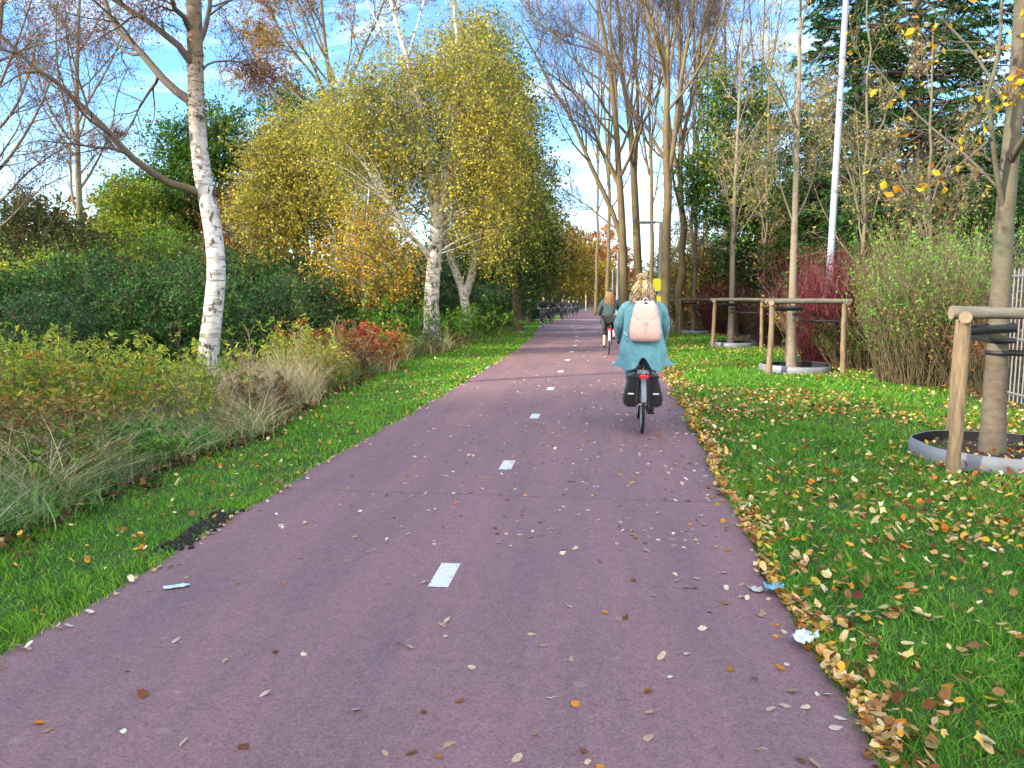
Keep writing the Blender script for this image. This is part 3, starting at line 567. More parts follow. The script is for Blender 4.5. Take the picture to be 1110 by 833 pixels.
def conifer(root, top, r0, rad, nwh, pal, trunk_mat=B_DARK, zb=.8, dens=1.0, gap=.0):
    base = np.array(root.location); Pt = hand([base, base*.5+np.array(top)*.5+np.array([.1, 0, 0]), top], r0, .02, 14); tr = MB(); br = MB(); tubes(tr, Pt[0], flare(Pt[1], Pt[0]), 10)
    Hh = top[2]-base[2]; z = zb+(Hh-zb-.2)*np.sort(rnd(nwh)); q = (z/Hh); S = sample(Pt[0].repeat(nwh, 0), q[:, None])[:, 0]
    a = rnd(nwh)*2*PI; L1 = rad*(1-q)**.6*(.6+.6*rnd(nwh))+.25; D = np.stack([np.cos(a), np.sin(a), .25-.1*rnd(nwh)], -1)
    P, RR, DD = limbs(S, D, L1, .012+.012*L1, 8, .07, -.04); tubes(tr, P, RR, 5)
    S, D, L2, R = spawn(P, RR, DD, L1, int(9*dens), .2, 1., (35, 70), (.3, .45), .5, .6); D[:, 2] *= .3; P2, R2, D2 = limbs(S, D, L2+.12, np.maximum(R, .004), 5, .08, -.07); tubes(br, P2, R2, 3)
    n = len(P2)*int(36*dens); i = rng.integers(0, len(P2), n); t = rnd(n, 1); Q = sample(P2[i], t)[:, 0]; dd = nrm(nrm(sample(D2[i], t)[:, 0])*.9+perp(D2[i, 2])*.8+rn(n, 3)*.15); ll = .07+.09*rnd(n)
    Q2 = Q+dd*ll[:, None]; Q2[:, 2] -= .02; ribbons(br, np.stack([Q, Q2], 1), np.stack([np.full(n, .022), np.full(n, .009)], 1)*1.7, perp(dd), pick(n, pal, .22, Q, .7), 1)
    tr.build('trunk', trunk_mat, root); return br.build('crown', [B_DARK, LEAF], root)

GY = [('bcae3c', 3), ('9c9c3a', 3), ('d4c24c', 2.8), ('7c8e34', 2.6), ('587428', 2.2), ('c09c3e', .6)]
GOLD = [('dcae34', 3), ('e8c440', 2), ('c9962c', 1.6), ('a89a30', 2), ('788a2a', 1.6)]
OLIVE = [('7f7a2a', 3), ('9a8430', 2), ('5c6a22', 3), ('a87a34', 1), ('3f5418', 1.4)]
GREEN = [('3f6a20', 3), ('527c26', 3), ('2c5018', 2), ('6f8c2a', 1.4), ('8c8c34', .6)]
DGREEN = [('2a5024', 3), ('356428', 3), ('1e4022', 2), ('4a7a32', 1.6), ('76883a', .6)]
BROWN = [('8a5a2a', 3), ('a46b2c', 2), ('6b4520', 3), ('7f6a2c', 1.5), ('4f5a20', .8)]
ORANGE = [('b5702c', 3), ('9a5a28', 2), ('c98a34', 2), ('7c5a28', 1.5)]
COPPER = [('7c3f24', 3), ('9a5630', 2), ('5c2c1c', 2), ('b07a3c', 1)]

g0 = lambda x, Y: np.array([x, Y, float(gz(Y))-.03])
# ---- near birch on the left
Y = 12.0; A = lambda x, y, dy=0: at(x, y, Y+dy)
b = g0(A(226, 388)[0], Y); r = start('birch_tree', 'large near birch with white trunk and few copper leaves, leftmost white trunk', 'tree', b)
stem = hand([b, A(225, 390), A(232, 330), A(236, 290), A(229, 235), A(219, 190), A(214, 140), A(212, 90), A(211, 30), A(208, -60), A(203, -160)], .19, .10, 26)
stem[1][0][:] = np.interp(np.linspace(0, 1, 27), [0, .12, .5, .75, 1], [.155, .15, .13, .11, .06])
h2 = [stem,
      hand([A(222, 212), A(205, 206, -.1), A(185, 200, -.3), A(150, 178, -.6), A(120, 146, -.9), A(95, 120, -1), A(68, 95, -1.2), A(40, 75, -1.4), A(0, 42, -1.6), A(-40, 0, -1.8)], .07, .014, 14, .015),
      hand([A(214, 118), A(203, 108, .2), A(170, 80, .4), A(152, 54, .6), A(128, 34, .7), A(112, 8, .8), A(100, -60, 1)], .075, .03, 12, .015),
      hand([A(212, 74), A(198, 58, -.2), A(172, 30, -.4), A(145, 14, -.5), A(118, -4, -.6), A(80, -60, -1)], .06, .02, 12, .015),
      hand([A(213, 80), A(226, 70, .2), A(245, 64, .5), A(265, 68, .8), A(285, 88, 1.1)], .02, .005, 10, .01),
      hand([A(211, 60), A(223, 30, .3), A(228, 0, .5), A(232, -80, .9)], .045, .02, 10, .01),
      hand([A(210, 40), A(196, 16, -.3), A(186, 6, -.4), A(176, -50, -.9)], .05, .02, 8, .01),
      hand([A(208, -60), A(240, -150), A(275, -220)], .05, .02, 8), hand([A(206, -70), A(160, -140), A(120, -210)], .05, .02, 8)]
bare(r, h2, [B_BIRCHN, B_DARKB], B_DARK, ((8, (30, 65), (.35, .6)), (8, (30, 65), (.45, .7))), 5, .5, .0035, -.01, 10500, [('a0603a', 3), ('b87a48', 2), ('7c4630', 2), ('c09850', 1.4)], .038, .12, t0=.25, minr=.006, wig=.14, stem0=(2, .62, .22))

# ivy-like mat of little leaves and moss on the trunk
t = .40+.5*rnd(2600)**1.2; t = t[np.sin(t*60)+np.sin(t*23+1)+rn(2600)*.8 > .2]; nf = len(t); Pm = sample(stem[0].repeat(nf, 0), t[:, None])[:, 0]; d = nrm(rn(nf, 3)*np.array([1, 1, .2])); mb = MB()
leaves(mb, Pm+d*(.115+.035*rnd(nf, 1)), .02+.03*rnd(nf), pick(nf, [('8a5a2a', 3), ('a07c30', 2), ('6b7a28', 2), ('5c3a20', 2)], .2)); mb.build('trunk_foliage', LEAF, r)

# ---- forked birch in the middle left
Y = 22.0; b = g0(A(468, 372)[0], Y); r = start('birch_tree', 'tall birch with white forked trunk and big yellow green crown beside the grass verge', 'tree', b)
st = [hand([b, A(468, 365), A(467, 330), A(470, 290), A(473, 262), A(474, 235), A(469, 205), A(464, 180), A(460, 140), A(452, 100), A(440, 60), A(425, 10), A(415, -50)], .235, .04, 24),
      hand([A(473, 262), A(477, 228), A(483, 200), A(486, 170), A(485, 140), A(489, 112), A(496, 92), A(496, 50), A(492, 0), A(488, -60)], .12, .03, 18),
      hand([A(468, 284), A(460, 270, -.2), A(446, 258, -.5), A(436, 242, -.8), A(424, 222, -1)], .085, .04, 8),
      hand([A(474, 250), A(462, 235, .4), A(448, 225, .8), A(436, 210, 1.2)], .04, .015, 8),
      hand([A(452, 100), A(430, 60), A(400, 10), A(380, -40)], .04, .012, 8), hand([A(440, 70), A(455, 20), A(470, -40)], .04, .012, 8)]
st[0][1][0][:] = np.interp(np.linspace(0, 1, 25), [0, .3, .45, .7, 1], [.235, .19, .12, .08, .03])
full(r, st, [(A(425, 130), (2.0, 1.8, 1.8)), (A(470, 170), (2.0, 1.8, 1.9)), (A(398, 180), (1.6, 1.6, 1.4)), (A(455, 75), (1.6, 1.5, 1.2)), (A(503, 110), (1.5, 1.6, 2.3)), (A(375, 110), (1.4, 1.4, 1.2)), (A(540, 130), (.9, 1.2, 1.8)), (A(412, 225), (.9, 1.2, .8)), (A(525, 200), (1.0, 1.5, 2.0)), (A(500, 30), (.6, .9, 1.3))], B_BIRCH2, B_GREY, 960, 84, .068, GY, .32, 1.15, .28, 12, limb_r=.017, limit=(np.array([A(0, 300)[2], A(0, 200)[2], A(0, 120)[2], A(0, 0)[2]]), np.array([A(472, 300)[0], A(478, 200)[0], A(486, 120)[0], A(492, 0)[0]]), .36, A(0, 110)[2]))
mb = MB()
# ---- V-shaped birch behind it
Y = 29.0; b = g0(A(506, 338)[0], Y); r = start('birch_tree', 'birch with a V-shaped white trunk behind the forked birch, hanging green foliage', 'tree', b)
st = [hand([b, A(505, 326), A(498, 304), A(487, 278), A(483, 252), A(476, 225), A(474, 180), A(480, 100)], .19, .05, 14),
      hand([A(504, 322), A(510, 303), A(514, 285), A(519, 265), A(524, 225), A(530, 150), A(520, 60), A(515, 10)], .15, .04, 14)]
full(r, st, [(A(535, 180), (1.8, 2, 3.0)), (A(550, 225), (1.4, 2, 1.7)), (A(515, 110), (1.5, 2, 2.4)), (A(525, 40), (.9, 1.2, 1.6))], B_BIRCH, B_GREY, 700, 76, .09, [('7a8a2a', 3), ('5f7a26', 3), ('9a9a34', 2), ('b8a636', 1), ('46661f', 2)], .36, 1.2, .1, 10)
# ---- young golden birch
Y = 20.0; b = g0(A(394, 350)[0], Y); r = start('birch_tree', 'slim young birch with thin pale stem and bright golden orange leaves', 'tree', b)
full(r, [hand([b, A(394, 345), A(393, 300), A(395, 270), A(398, 235), A(400, 205)], .06, .015, 12)], [(A(395, 262), (1.0, .9, .75)), (A(375, 290), (.85, .7, .6)), (A(420, 285), (.9, .7, .65)), (A(400, 232), (.7, .6, .5)), (A(405, 312), (.8, .6, .35))], B_BIRCH, B_GREY, 150, 60, .068, GOLD+[('d0882c', .9), ('9aa03a', 2)], .26, 1.0, .34, 8, limb_r=.012)
# ---- golden tree
Y = 27.0; b = g0(A(338, 330)[0], Y); r = start('golden_leaf_tree', 'broad tree with yellow brown leaves and thin grey stems left of the young birch', 'tree', b)
st = [hand([b, A(339, 312), A(336, 285), A(330, 255), A(320, 200), A(318, 150)], .15, .04, 12), hand([A(336, 285), A(348, 260), A(352, 220), A(350, 150)], .08, .03, 10), hand([A(334, 275), A(318, 262), A(305, 240), A(290, 200)], .07, .02, 10), hand([A(320, 300), A(340, 286)], .05, .03, 4)]
full(r, st, [(A(310, 205), (1.9, 2, 1.9)), (A(350, 160), (1.9, 2, 1.9)), (A(350, 230), (1.5, 1.6, 1.3)), (A(285, 240), (1.3, 1.5, 1.3)), (A(300, 160), (1.2, 1.2, 1.2))], B_YOUNG, B_GREY, 560, 62, .10, [('b8a83a', 3), ('a09c3c', 3), ('ccb848', 2), ('7c8434', 3), ('8a743a', .8)], .38, .6, .16)
# ---- thin copper-topped birch standing up behind the crowns
Y = 33.0; b = g0(A(372, 335)[0], Y); r = start('birch_tree', 'tall birch reaching above the golden crowns with sparse rusty brown leaves', 'tree', b)
st = [hand([b, A(372, 300), A(365, 200), A(362, 110), A(350, 40), A(345, -60)], .2, .05, 14), hand([A(362, 110), A(330, 70), A(305, 40), A(290, 0)], .08, .02, 10), hand([A(364, 130), A(390, 60), A(415, 10), A(430, -50)], .08, .02, 10), hand([A(364, 90), A(345, 40), A(330, -10), A(320, -60)], .07, .02, 10), hand([A(365, 150), A(320, 100), A(290, 80), A(270, 50)], .07, .02, 10)]
bare(r, st, B_GREY, B_GREY, ((9, (25, 50), (.35, .6)), (7, (25, 55), (.35, .6))), 5, .6, .007, .02, 30000, [('b88a40', 3), ('96663a', 2), ('bca04a', 3), ('84843a', 1.4)], .075, .2, t0=.35)
# ---- dark green round tree and its neighbour
Y = 40.0; b = g0(A(235, 320)[0], Y); r = start('broadleaf_tree', 'round dark green tree crown right behind the near white birch trunk', 'tree', b)
full(r, [hand([b, A(236, 280), A(240, 200), A(235, 150)], .25, .08, 10)], [(A(240, 150), (2.1, 2.5, 1.9)), (A(200, 165), (1.9, 2.2, 1.6)), (A(215, 215), (3.3, 3, 2.5)), (A(165, 225), (2.4, 2.5, 1.9))], B_BROWN, B_DARK, 560, 60, .16, [('3f6a20', 3), ('4f7a24', 3), ('2c5018', 2), ('7a7a2c', 1.6), ('7c5a28', 1)], .5, .1, .14)
Y = 43.0; b = g0(A(322, 322)[0], Y); r = start('broadleaf_tree', 'dark green dome of a tree peeping over the golden trees', 'tree', b)
full(r, [hand([b, A(322, 250), A(320, 150)], .25, .08, 10)], [(A(325, 130), (2.3, 2.5, 2.0)), (A(322, 190), (3.2, 3, 3))], B_BROWN, B_DARK, 380, 55, .17, GREEN, .5, .1, .08)
Y = 30.0; b = g0(A(262, 330)[0], Y); r = start('hawthorn_tree', 'small rusty brown leaved tree right beside the near white birch trunk', 'tree', b)
full(r, [hand([b, A(262, 300), A(255, 260), A(262, 220)], .1, .04, 10), hand([A(262, 300), A(275, 265), A(280, 230)], .07, .03, 8)], [(A(262, 235), (1.5, 1.5, 1.6)), (A(268, 280), (1.5, 1.5, 1.1)), (A(235, 285), (1.0, 1.5, .9))], B_GREY, B_DARK, 260, 40, .09, BROWN, .36, .1, .2)
Y = 36.0; b = g0(A(140, 330)[0], Y); r = start('maple_tree', 'light yellow green tree left of the near birch and behind the dark bushes', 'tree', b)
full(r, [hand([b, A(140, 290), A(145, 240)], .14, .05, 10)], [(A(130, 262), (2.0, 2, 1.5)), (A(165, 255), (1.6, 2, 1.3)), (A(140, 215), (1.5, 1.6, .9))], B_GREY, B_DARK, 330, 50, .13, [('8aa02c', 3), ('6f8c2a', 3), ('a8a832', 2), ('4f7a24', 2)], .42, .1, .16)
for (px, Y, top, rad, pal, lab) in ((28, 19.5, 285, 1.1, [('a8b03c', 3), ('7c9434', 3), ('c8b848', 1.4)], 'lime green bush at the far left above the hedge'), (128, 24, 262, 1.3, [('8a9a38', 3), ('6a842e', 3), ('a89a44', 2)], 'light olive bush above the hedge left of the near birch'), (182, 26, 250, 1.4, [('5c8a30', 3), ('7c9a38', 2), ('a8a03c', 1)], 'fresh green bush peeping over the hedge just left of the near birch'), (292, 28, 268, 1.3, [('8a7a34', 3), ('6a7a2e', 3), ('a8803c', 2)], 'olive brown bush peeping over the hedge below the golden tree')):
    b = g0(at(px, 340, Y)[0], Y); r = start('hazel_bush', lab, 'bush', b); hh = at(px, top, Y)[2]-b[2]; c = b+np.array([0, 0, hh*.62])
    full(r, [hand([b, b+np.array([.1, 0, hh*.4]), b+np.array([0, 0, hh*.85])], .05, .02, 8), hand([b, b+np.array([.4, 0, hh*.4]), b+np.array([.6, 0, hh*.7])], .04, .015, 8)], [(c, (rad, rad*.8, hh*.4)), (c+np.array([rad*.6, 0, -.2]), (rad*.6, rad*.6, hh*.3)), (c+np.array([-rad*.6, 0, .1]), (rad*.5, rad*.6, hh*.3))], B_GREY, B_DARK, 170, 55, .085, pal, .3, .2, .22, 6)
# ---- bare trees far left
Y = 32.0; b = g0(A(88, 330)[0], Y); r = start('bare_tree', 'tall slim bare tree with grey trunk rising from the hedge at far left', 'tree', b)
st = [hand([b, A(87, 250), A(84, 170), A(83, 110), A(84, 50), A(88, -30)], .19, .04, 16), hand([A(84, 160), A(68, 110), A(60, 60), A(62, 0)], .07, .02, 10), hand([A(84, 135), A(98, 105), A(120, 70), A(135, 30)], .06, .02, 10), hand([A(83, 105), A(74, 60), A(70, 0)], .05, .02, 8), hand([A(85, 175), A(60, 140), A(38, 100), A(20, 60)], .05, .015, 8), hand([A(86, 190), A(110, 160), A(128, 150)], .04, .012, 8)]
bare(r, st, B_GREY, B_GREY, ((9, (25, 50), (.35, .6)), (8, (25, 55), (.35, .6))), 6, .5, .007, .08, 4500, COPPER, .07, 0, t0=.3)
Y = 20.0; b = g0(A(-48, 350)[0], Y); r = start('bare_tree', 'bare grey tree leaning in over the left edge of the view', 'tree', b)
st = [hand([b, A(-45, 280), A(-35, 200), A(-15, 120), A(0, 40), A(5, -40)], .16, .04, 14), hand([A(-38, 215), A(0, 185), A(22, 155), A(45, 115), A(60, 70)], .06, .015, 12), hand([A(-42, 240), A(0, 222), A(25, 190), A(60, 165), A(90, 150)], .05, .012, 12), hand([A(-45, 265), A(0, 250), A(40, 205), A(75, 190)], .04, .01, 12), hand([A(-25, 160), A(10, 130), A(30, 90), A(40, 40)], .05, .015, 10), hand([A(-20, 140), A(5, 80), A(25, 30), A(40, -20)], .05, .015, 10)]
bare(r, st, B_GREY, B_DARK, ((8, (25, 50), (.35, .6)), (7, (25, 55), (.35, .6))), 5, .4, .005, .05, 3500, COPPER, .05, 0, t0=.3)
Y = 24.0; b = g0(A(38, 350)[0], Y); r = start('yew_tree', 'dark feathery evergreen at far left in front of the pale sky gap', 'tree', b)
full(r, [hand([b, A(38, 300), A(40, 240), A(44, 210)], .12, .03, 10)], [(A(30, 235), (1.6, 1.4, .75)), (A(75, 262), (1.5, 1.4, .55)), (A(10, 280), (1.3, 1.4, .8))], B_DARK, B_DARK, 210, 55, .09, [('3c4a1e', 3), ('54602a', 2), ('2a3a1a', 2), ('6a5a2a', 1)], .34, .1, .25)
Y = 22.0; b = g0(A(75, 360)[0], Y); r = start('hazel_bush', 'yellow green leafy bush above the dark hedge at the left', 'bush', b)
full(r, [hand([b, A(72, 330), A(68, 300)], .06, .02, 8), hand([b, A(90, 330), A(100, 300)], .05, .02, 8)], [(A(60, 305), (1.4, 1.2, .9)), (A(95, 300), (1.0, 1.0, .65)), (A(30, 325), (1.1, 1, .6))], B_GREY, B_DARK, 200, 50, .085, [('6f8c2a', 3), ('8f9a2c', 3), ('4f7a24', 2), ('b8a830', 1.4)], .3, .1, .15, 6)
# ---- willows and dark trees where the left row closes on the path
Y = 37.0; b = g0(A(560, 340)[0], Y); r = start('willow_tree', 'dark green drooping willow at the right end of the left tree row', 'tree', b)
full(r, [hand([b, A(560, 300), A(562, 230), A(560, 150), A(556, 90)], .24, .06, 12)], [(A(556, 140), (1.3, 1.8, 2.4)), (A(562, 215), (1.7, 2.2, 2.6)), (A(570, 270), (1.4, 2, 1.6)), (A(545, 90), (.9, 1.2, 1.8))], B_BROWN, B_DARK, 520, 60, .13, [('3c5c1e', 3), ('2c4a18', 3), ('5a6e24', 2), ('7a6a2a', .8)], .42, 1.1, .1)
LN = []
for (px, Y, top, rad, pal, lab, nm) in (
    (590, 58, 205, 2.6, OLIVE, 'olive brown tree beyond the dark willow left of the path', 'broadleaf_tree'),
    (610, 74, 222, 3.2, [('8a6f2c', 3), ('6f6a28', 3), ('a07a30', 2), ('4f5a22', 2)], 'brownish yellow tree in the distance above the oncoming cyclists', 'broadleaf_tree'),
    (622, 96, 238, 3.6, OLIVE, 'distant olive green tree where the path narrows', 'broadleaf_tree'),
    (634, 122, 240, 4.2, BROWN, 'far rusty brown tree behind the row of cyclists', 'broadleaf_tree'),
    (536, 52, 190, 3.0, DGREEN, 'very dark green tree behind the V-shaped birch', 'broadleaf_tree'),
    (655, 165, 240, 6.0, ORANGE, 'orange brown tree closing the far end of the path', 'broadleaf_tree'),
    (640, 150, 262, 4.2, [('a89a30', 3), ('8a9a30', 2), ('c0a838', 2)], 'small yellow green tree at the far end of the path', 'broadleaf_tree')):
    b = g0(A(px, 330)[0]-(1.2 if px < 640 else 0), Y); r = start(nm, lab, 'tree', b); tp = at(px, top, Y)[2]; hh = tp-b[2]; c = b+np.array([0, 0, hh*.58])
    full(r, [hand([b, b+np.array([.1, 0, hh*.4]), b+np.array([0, 0, hh*.85])], .2, .05, 8)], [(c, (rad, rad, hh*.42)), (c+np.array([rad*.5, 0, -hh*.16]), (rad*.7, rad*.7, hh*.26)), (c+np.array([-rad*.5, 0, -hh*.1]), (rad*.7, rad*.7, hh*.3))], B_BROWN, B_DARK, 260, 50, .10+Y*.0016, pal, .55, .2, .1, 8); LN.append(r)

# ---- big bare trees right of the path
Y = 38.0; b = g0(A(693, 340)[0], Y); r = start('poplar_tree', 'bare poplar right behind the rider in the blue coat, curved brown trunk', 'tree', b)
st = [hand([b, A(692, 300), A(690, 250), A(688, 210), A(686, 170), A(683, 135), A(679, 100), A(671, 74), A(674, 45), A(669, 10), A(664, -60)], .235, .06, 20),
      hand([A(688, 200), A(690, 160), A(692, 110), A(688, 60), A(694, 0), A(696, -60)], .09, .03, 12), hand([A(671, 76), A(655, 58, .5), A(638, 45, 1), A(615, 38, 1.3), A(593, 33, 1.5), A(575, 18, 2)], .06, .015, 12), hand([A(672, 74), A(660, 62, -.4), A(640, 52, -.6), A(612, 48, -1), A(585, 20, -1.2)], .05, .015, 10)]
bare(r, st, B_BROWN, B_DARK, ((9, (25, 50), (.3, .55)), (8, (25, 50), (.35, .6))), 6, .7, .007, .09, 0, t0=.4)
Y = 36.0; b = g0(A(676, 345)[0], Y); r = start('poplar_tree', 'bare poplar with several leaning stems just left of the main rider head', 'tree', b)
st = [hand([b, A(677, 310), A(675, 260), A(673, 215), A(670, 180), A(669, 150), A(665, 110), A(661, 76), A(655, 40), A(648, 5), A(640, -60)], .22, .05, 20),
      hand([A(675, 268), A(668, 240), A(656, 212), A(640, 180), A(628, 148), A(614, 118), A(600, 100), A(580, 60), A(562, 25)], .13, .03, 14),
      hand([A(672, 205), A(662, 182, .4), A(651, 164, .7), A(640, 130, 1), A(628, 106, 1.2), A(612, 92, 1.4), A(600, 82, 1.5), A(575, 72, 1.6)], .09, .02, 14),
      hand([A(668, 140), A(668, 90), A(661, 50), A(661, 0), A(658, -50)], .08, .03, 10), hand([A(671, 195), A(655, 165, -.5), A(640, 145, -1), A(622, 130, -1.3), A(606, 122, -1.5)], .05, .012, 10), hand([A(676, 255), A(655, 238, .3), A(630, 218, .6), A(600, 200, .9)], .05, .012, 10), hand([A(636, 172), A(634, 120), A(625, 60), A(615, 10)], .05, .015, 10)]
bare(r, st, B_BROWN, B_DARK, ((9, (25, 50), (.3, .55)), (8, (25, 50), (.35, .6))), 6, .7, .007, .09, 0, t0=.35)
Y = 31.0; b = g0(A(721, 345)[0], Y); r = start('poplar_tree', 'bare poplar with thick straight trunk forking high, right of the yellow signed lamp', 'tree', b)
st = [hand([b, A(721, 300), A(722, 240), A(725, 210), A(722, 175), A(722, 130), A(724, 95), A(722, 63), A(712, 40), A(701, 18), A(697, -10), A(692, -60)], .215, .06, 20),
      hand([A(725, 185), A(731, 155), A(735, 110), A(741, 70), A(748, 30), A(753, -5), A(756, -60)], .11, .04, 14), hand([A(720, 145), A(706, 118, .5), A(690, 92, .9), A(672, 72, 1.2), A(655, 58, 1.4)], .05, .015, 12), hand([A(723, 75), A(724, 40), A(725, 0), A(728, -50)], .09, .04, 8), hand([A(724, 90), A(730, 50), A(735, 10), A(738, -50)], .06, .02, 8), hand([A(723, 70), A(716, 30), A(714, -20)], .05, .02, 8), hand([A(736, 100), A(750, 70), A(762, 40), A(775, 0)], .04, .015, 8)]
bare(r, st, B_BROWN, B_DARK, ((9, (20, 45), (.3, .55)), (8, (25, 50), (.35, .6))), 6, .6, .006, .09, 0, t0=.4)
n0 = 0
for (px, Y, pxt, r0, lab) in ((738, 36, 735, .2, 'bare poplar with dark brown trunk immediately right of the forking poplar'), (785, 52, 786, .24, 'bare poplar rising above the yellow tipped evergreen, twin upright stems'), (748, 46, 752, .13, 'slim bare tree second right of the forking poplar'), (764, 50, 768, .12, 'slim bare tree in the gap left of the evergreens'), (706, 48, 702, .15, 'slim dark bare tree between the two thick poplar trunks'), (646, 88, 650, .2, 'distant bare tree above the far path on the right side'), (658, 66, 662, .2, 'bare tree further back left of the leaning poplar'), (815, 60, 830, .2, 'bare tree with upright limbs behind the left evergreen')):
    b = g0(at(px, 335, Y)[0], Y); r = start('bare_tree', lab, 'tree', b); T = at(pxt, -20, Y)
    hs = [hand([b, b*.6+T*.4+np.array([.1, 0, 0]), T], r0, .04, 16, .05), hand([b*.5+T*.5, b*.3+T*.7+np.array([.6, .4, 0]), T+np.array([1.4, .5, 0])], r0*.45, .03, 10, .05), hand([b*.55+T*.45, b*.35+T*.65+np.array([-.5, -.4, 0]), T+np.array([-1.2, -.5, 0])], r0*.45, .03, 10, .05)]
    bare(r, hs, B_BROWN, B_DARK, ((9, (20, 45), (.25, .5)), (7, (25, 50), (.35, .6))), 5, .8, .008, .1, 0, t0=.3)

B_NEAR = bark('mottled_maple_bark', (.075, .058, .042), (.175, .14, .105), (.13, .13, .08), (3, 3, 6), .5)
# ---- staked young trees
PALR = [('c9b43a', 2), ('b8ad6a', 2), ('9a9a52', 2), ('d0a030', 1.5)]
Y = 8.43; b = g0(3.95, Y); r = start('young_maple_tree', 'nearest staked tree at the right edge with mottled trunk and a few yellow leaves', 'tree', b)
st = [hand([b, A(1076, 470), A(1080, 400), A(1084, 330), A(1088, 250), A(1094, 180), A(1100, 120), A(1105, 60), A(1108, 0), A(1112, -80), A(1116, -260), A(1122, -420)], .145, .02, 34)]
st[0][1][0][:] = np.interp(np.linspace(0, 1, 35), [0, .06, .25, .55, 1], [.105, .10, .09, .07, .015])
st += [hand([A(1089, 235), A(1082, 200, -.1), A(1077, 165, -.2), A(1074, 122, -.3)], .03, .02, 8), hand([A(1074, 122, -.3), A(1068, 108, -.3), A(1078, 80, -.3), A(1085, 40, -.3), A(1086, -10, -.3)], .022, .012, 10), hand([A(1074, 122, -.3), A(1086, 118, -.3), A(1100, 104, -.35), A(1112, 88, -.4)], .018, .01, 8),
       hand([A(1075, 150, -.2), A(1040, 180, -.4), A(1010, 196, -.6), A(975, 200, -.8)], .012, .004, 8), hand([A(1092, 215), A(1050, 170, .3), A(1010, 140, .5), A(975, 105, .7), A(940, 60, .8)], .016, .005, 10), hand([A(1098, 130), A(1060, 60, .3), A(1020, 20, .4), A(985, -20, .5)], .018, .006, 10), hand([A(1076, 50, -.3), A(1060, 45, -.4), A(1030, 48, -.5), A(1000, 30, -.7), A(965, 0, -.9)], .012, .004, 10)]
bare(r, st, B_NEAR, B_GREY, ((4, (30, 60), (.2, .38)), (3, (30, 60), (.35, .6))), 2, .22, .0025, .03, 170, [('d9b62a', 3), ('c98a2a', 2), ('b8b040', 1)], .085, 0, t0=.35, minr=.003)
Y = 17.66; b = g0(4.03, Y); r = start('young_lime_tree', 'second staked tree, slim pale trunk with small pale yellow leaves, by the red shrub', 'tree', b)
st = [hand([b, A(858, 380), A(859, 320), A(861, 250), A(863, 180), A(866, 100), A(867, 40), A(868, -40), A(870, -120)], .095, .015, 22)]
st += [hand([A(861, 245), A(850, 215, -.1), A(840, 180, -.2), A(835, 140, -.3)], .02, .006, 8), hand([A(861, 240), A(875, 215, .2), A(885, 180, .3), A(890, 130, .4)], .02, .006, 8), hand([A(864, 150), A(850, 110, .3), A(845, 60, .4)], .016, .005, 8), hand([A(864, 165), A(885, 130, -.3), A(898, 90, -.4)], .016, .005, 8)]
bare(r, st, B_YOUNG, B_GREY, ((10, (30, 60), (.2, .42)), (5, (30, 60), (.35, .6))), 4, .28, .004, .05, 900, PALR, .07, 0, t0=.38, minr=.004, leafclump=4)
for (Y, x0, pts, lab) in ((26.21, 4.03, [(795, 240), (799, 160), (802, 90), (805, 30)], 'third staked tree from the front, slim pale trunk with thin upright twigs'), (36.4, 3.9, [(753, 300), (755, 220), (757, 140), (760, 60)], 'fourth staked tree from the front, thin straight trunk beside the poplars'), (44.6, 3.7, [(724, 300), (727, 230), (729, 160)], 'farthest staked tree, thin trunk half hidden by the poplars')):
    b = g0(x0, Y); r = start('young_lime_tree', lab, 'tree', b); st = [hand([b]+[A(*p) for p in pts], .095, .025, 16)]
    bare(r, st, B_YOUNG, B_GREY, ((22, (25, 55), (.15, .34)), (6, (30, 60), (.35, .6))), 4, .35, .005, .05, 700, PALR, .09, 0, t0=.3, minr=.006, leafclump=5)

for (px, Y, top, lab) in ((935, 22.5, -40, 'slim tree with sparse tan and yellow leaves just right of the white mast'), (1005, 20.5, 30, 'slim tree with sparse tan leaves in front of the tall conifer'), (828, 30, 20, 'slim tree with a few tan leaves left of the second staked tree')):
    b = g0(at(px, 340, Y)[0], Y); r = start('slim_leafy_tree', lab, 'tree', b); T = at(px+6, top, Y)
    hs = [hand([b, b*.6+T*.4+np.array([.06, 0, 0]), T], .07, .015, 14, .03)]+[hand([b*(1-q)+T*q, b*(1-q-.2)+T*(q+.2)+np.array([dx, dy, 0]), b*(1-q-.3)+T*(q+.3)+np.array([dx*2, dy*2, .1])], .03, .008, 8, .03) for q, dx, dy in ((.25, .5, .2), (.35, -.5, .1), (.45, .5, -.2), (.3, -.2, .4))]
    bare(r, hs, B_GREY, B_GREY, ((9, (30, 60), (.25, .45)), (6, (30, 60), (.35, .6))), 4, .35, .0045, .03, 2000, [('c8b080', 3), ('b8a468', 2), ('d0b858', 1), ('7a8a48', 2.4), ('8a7850', 1)], .075, 0, t0=.2, minr=.005, leafclump=6)
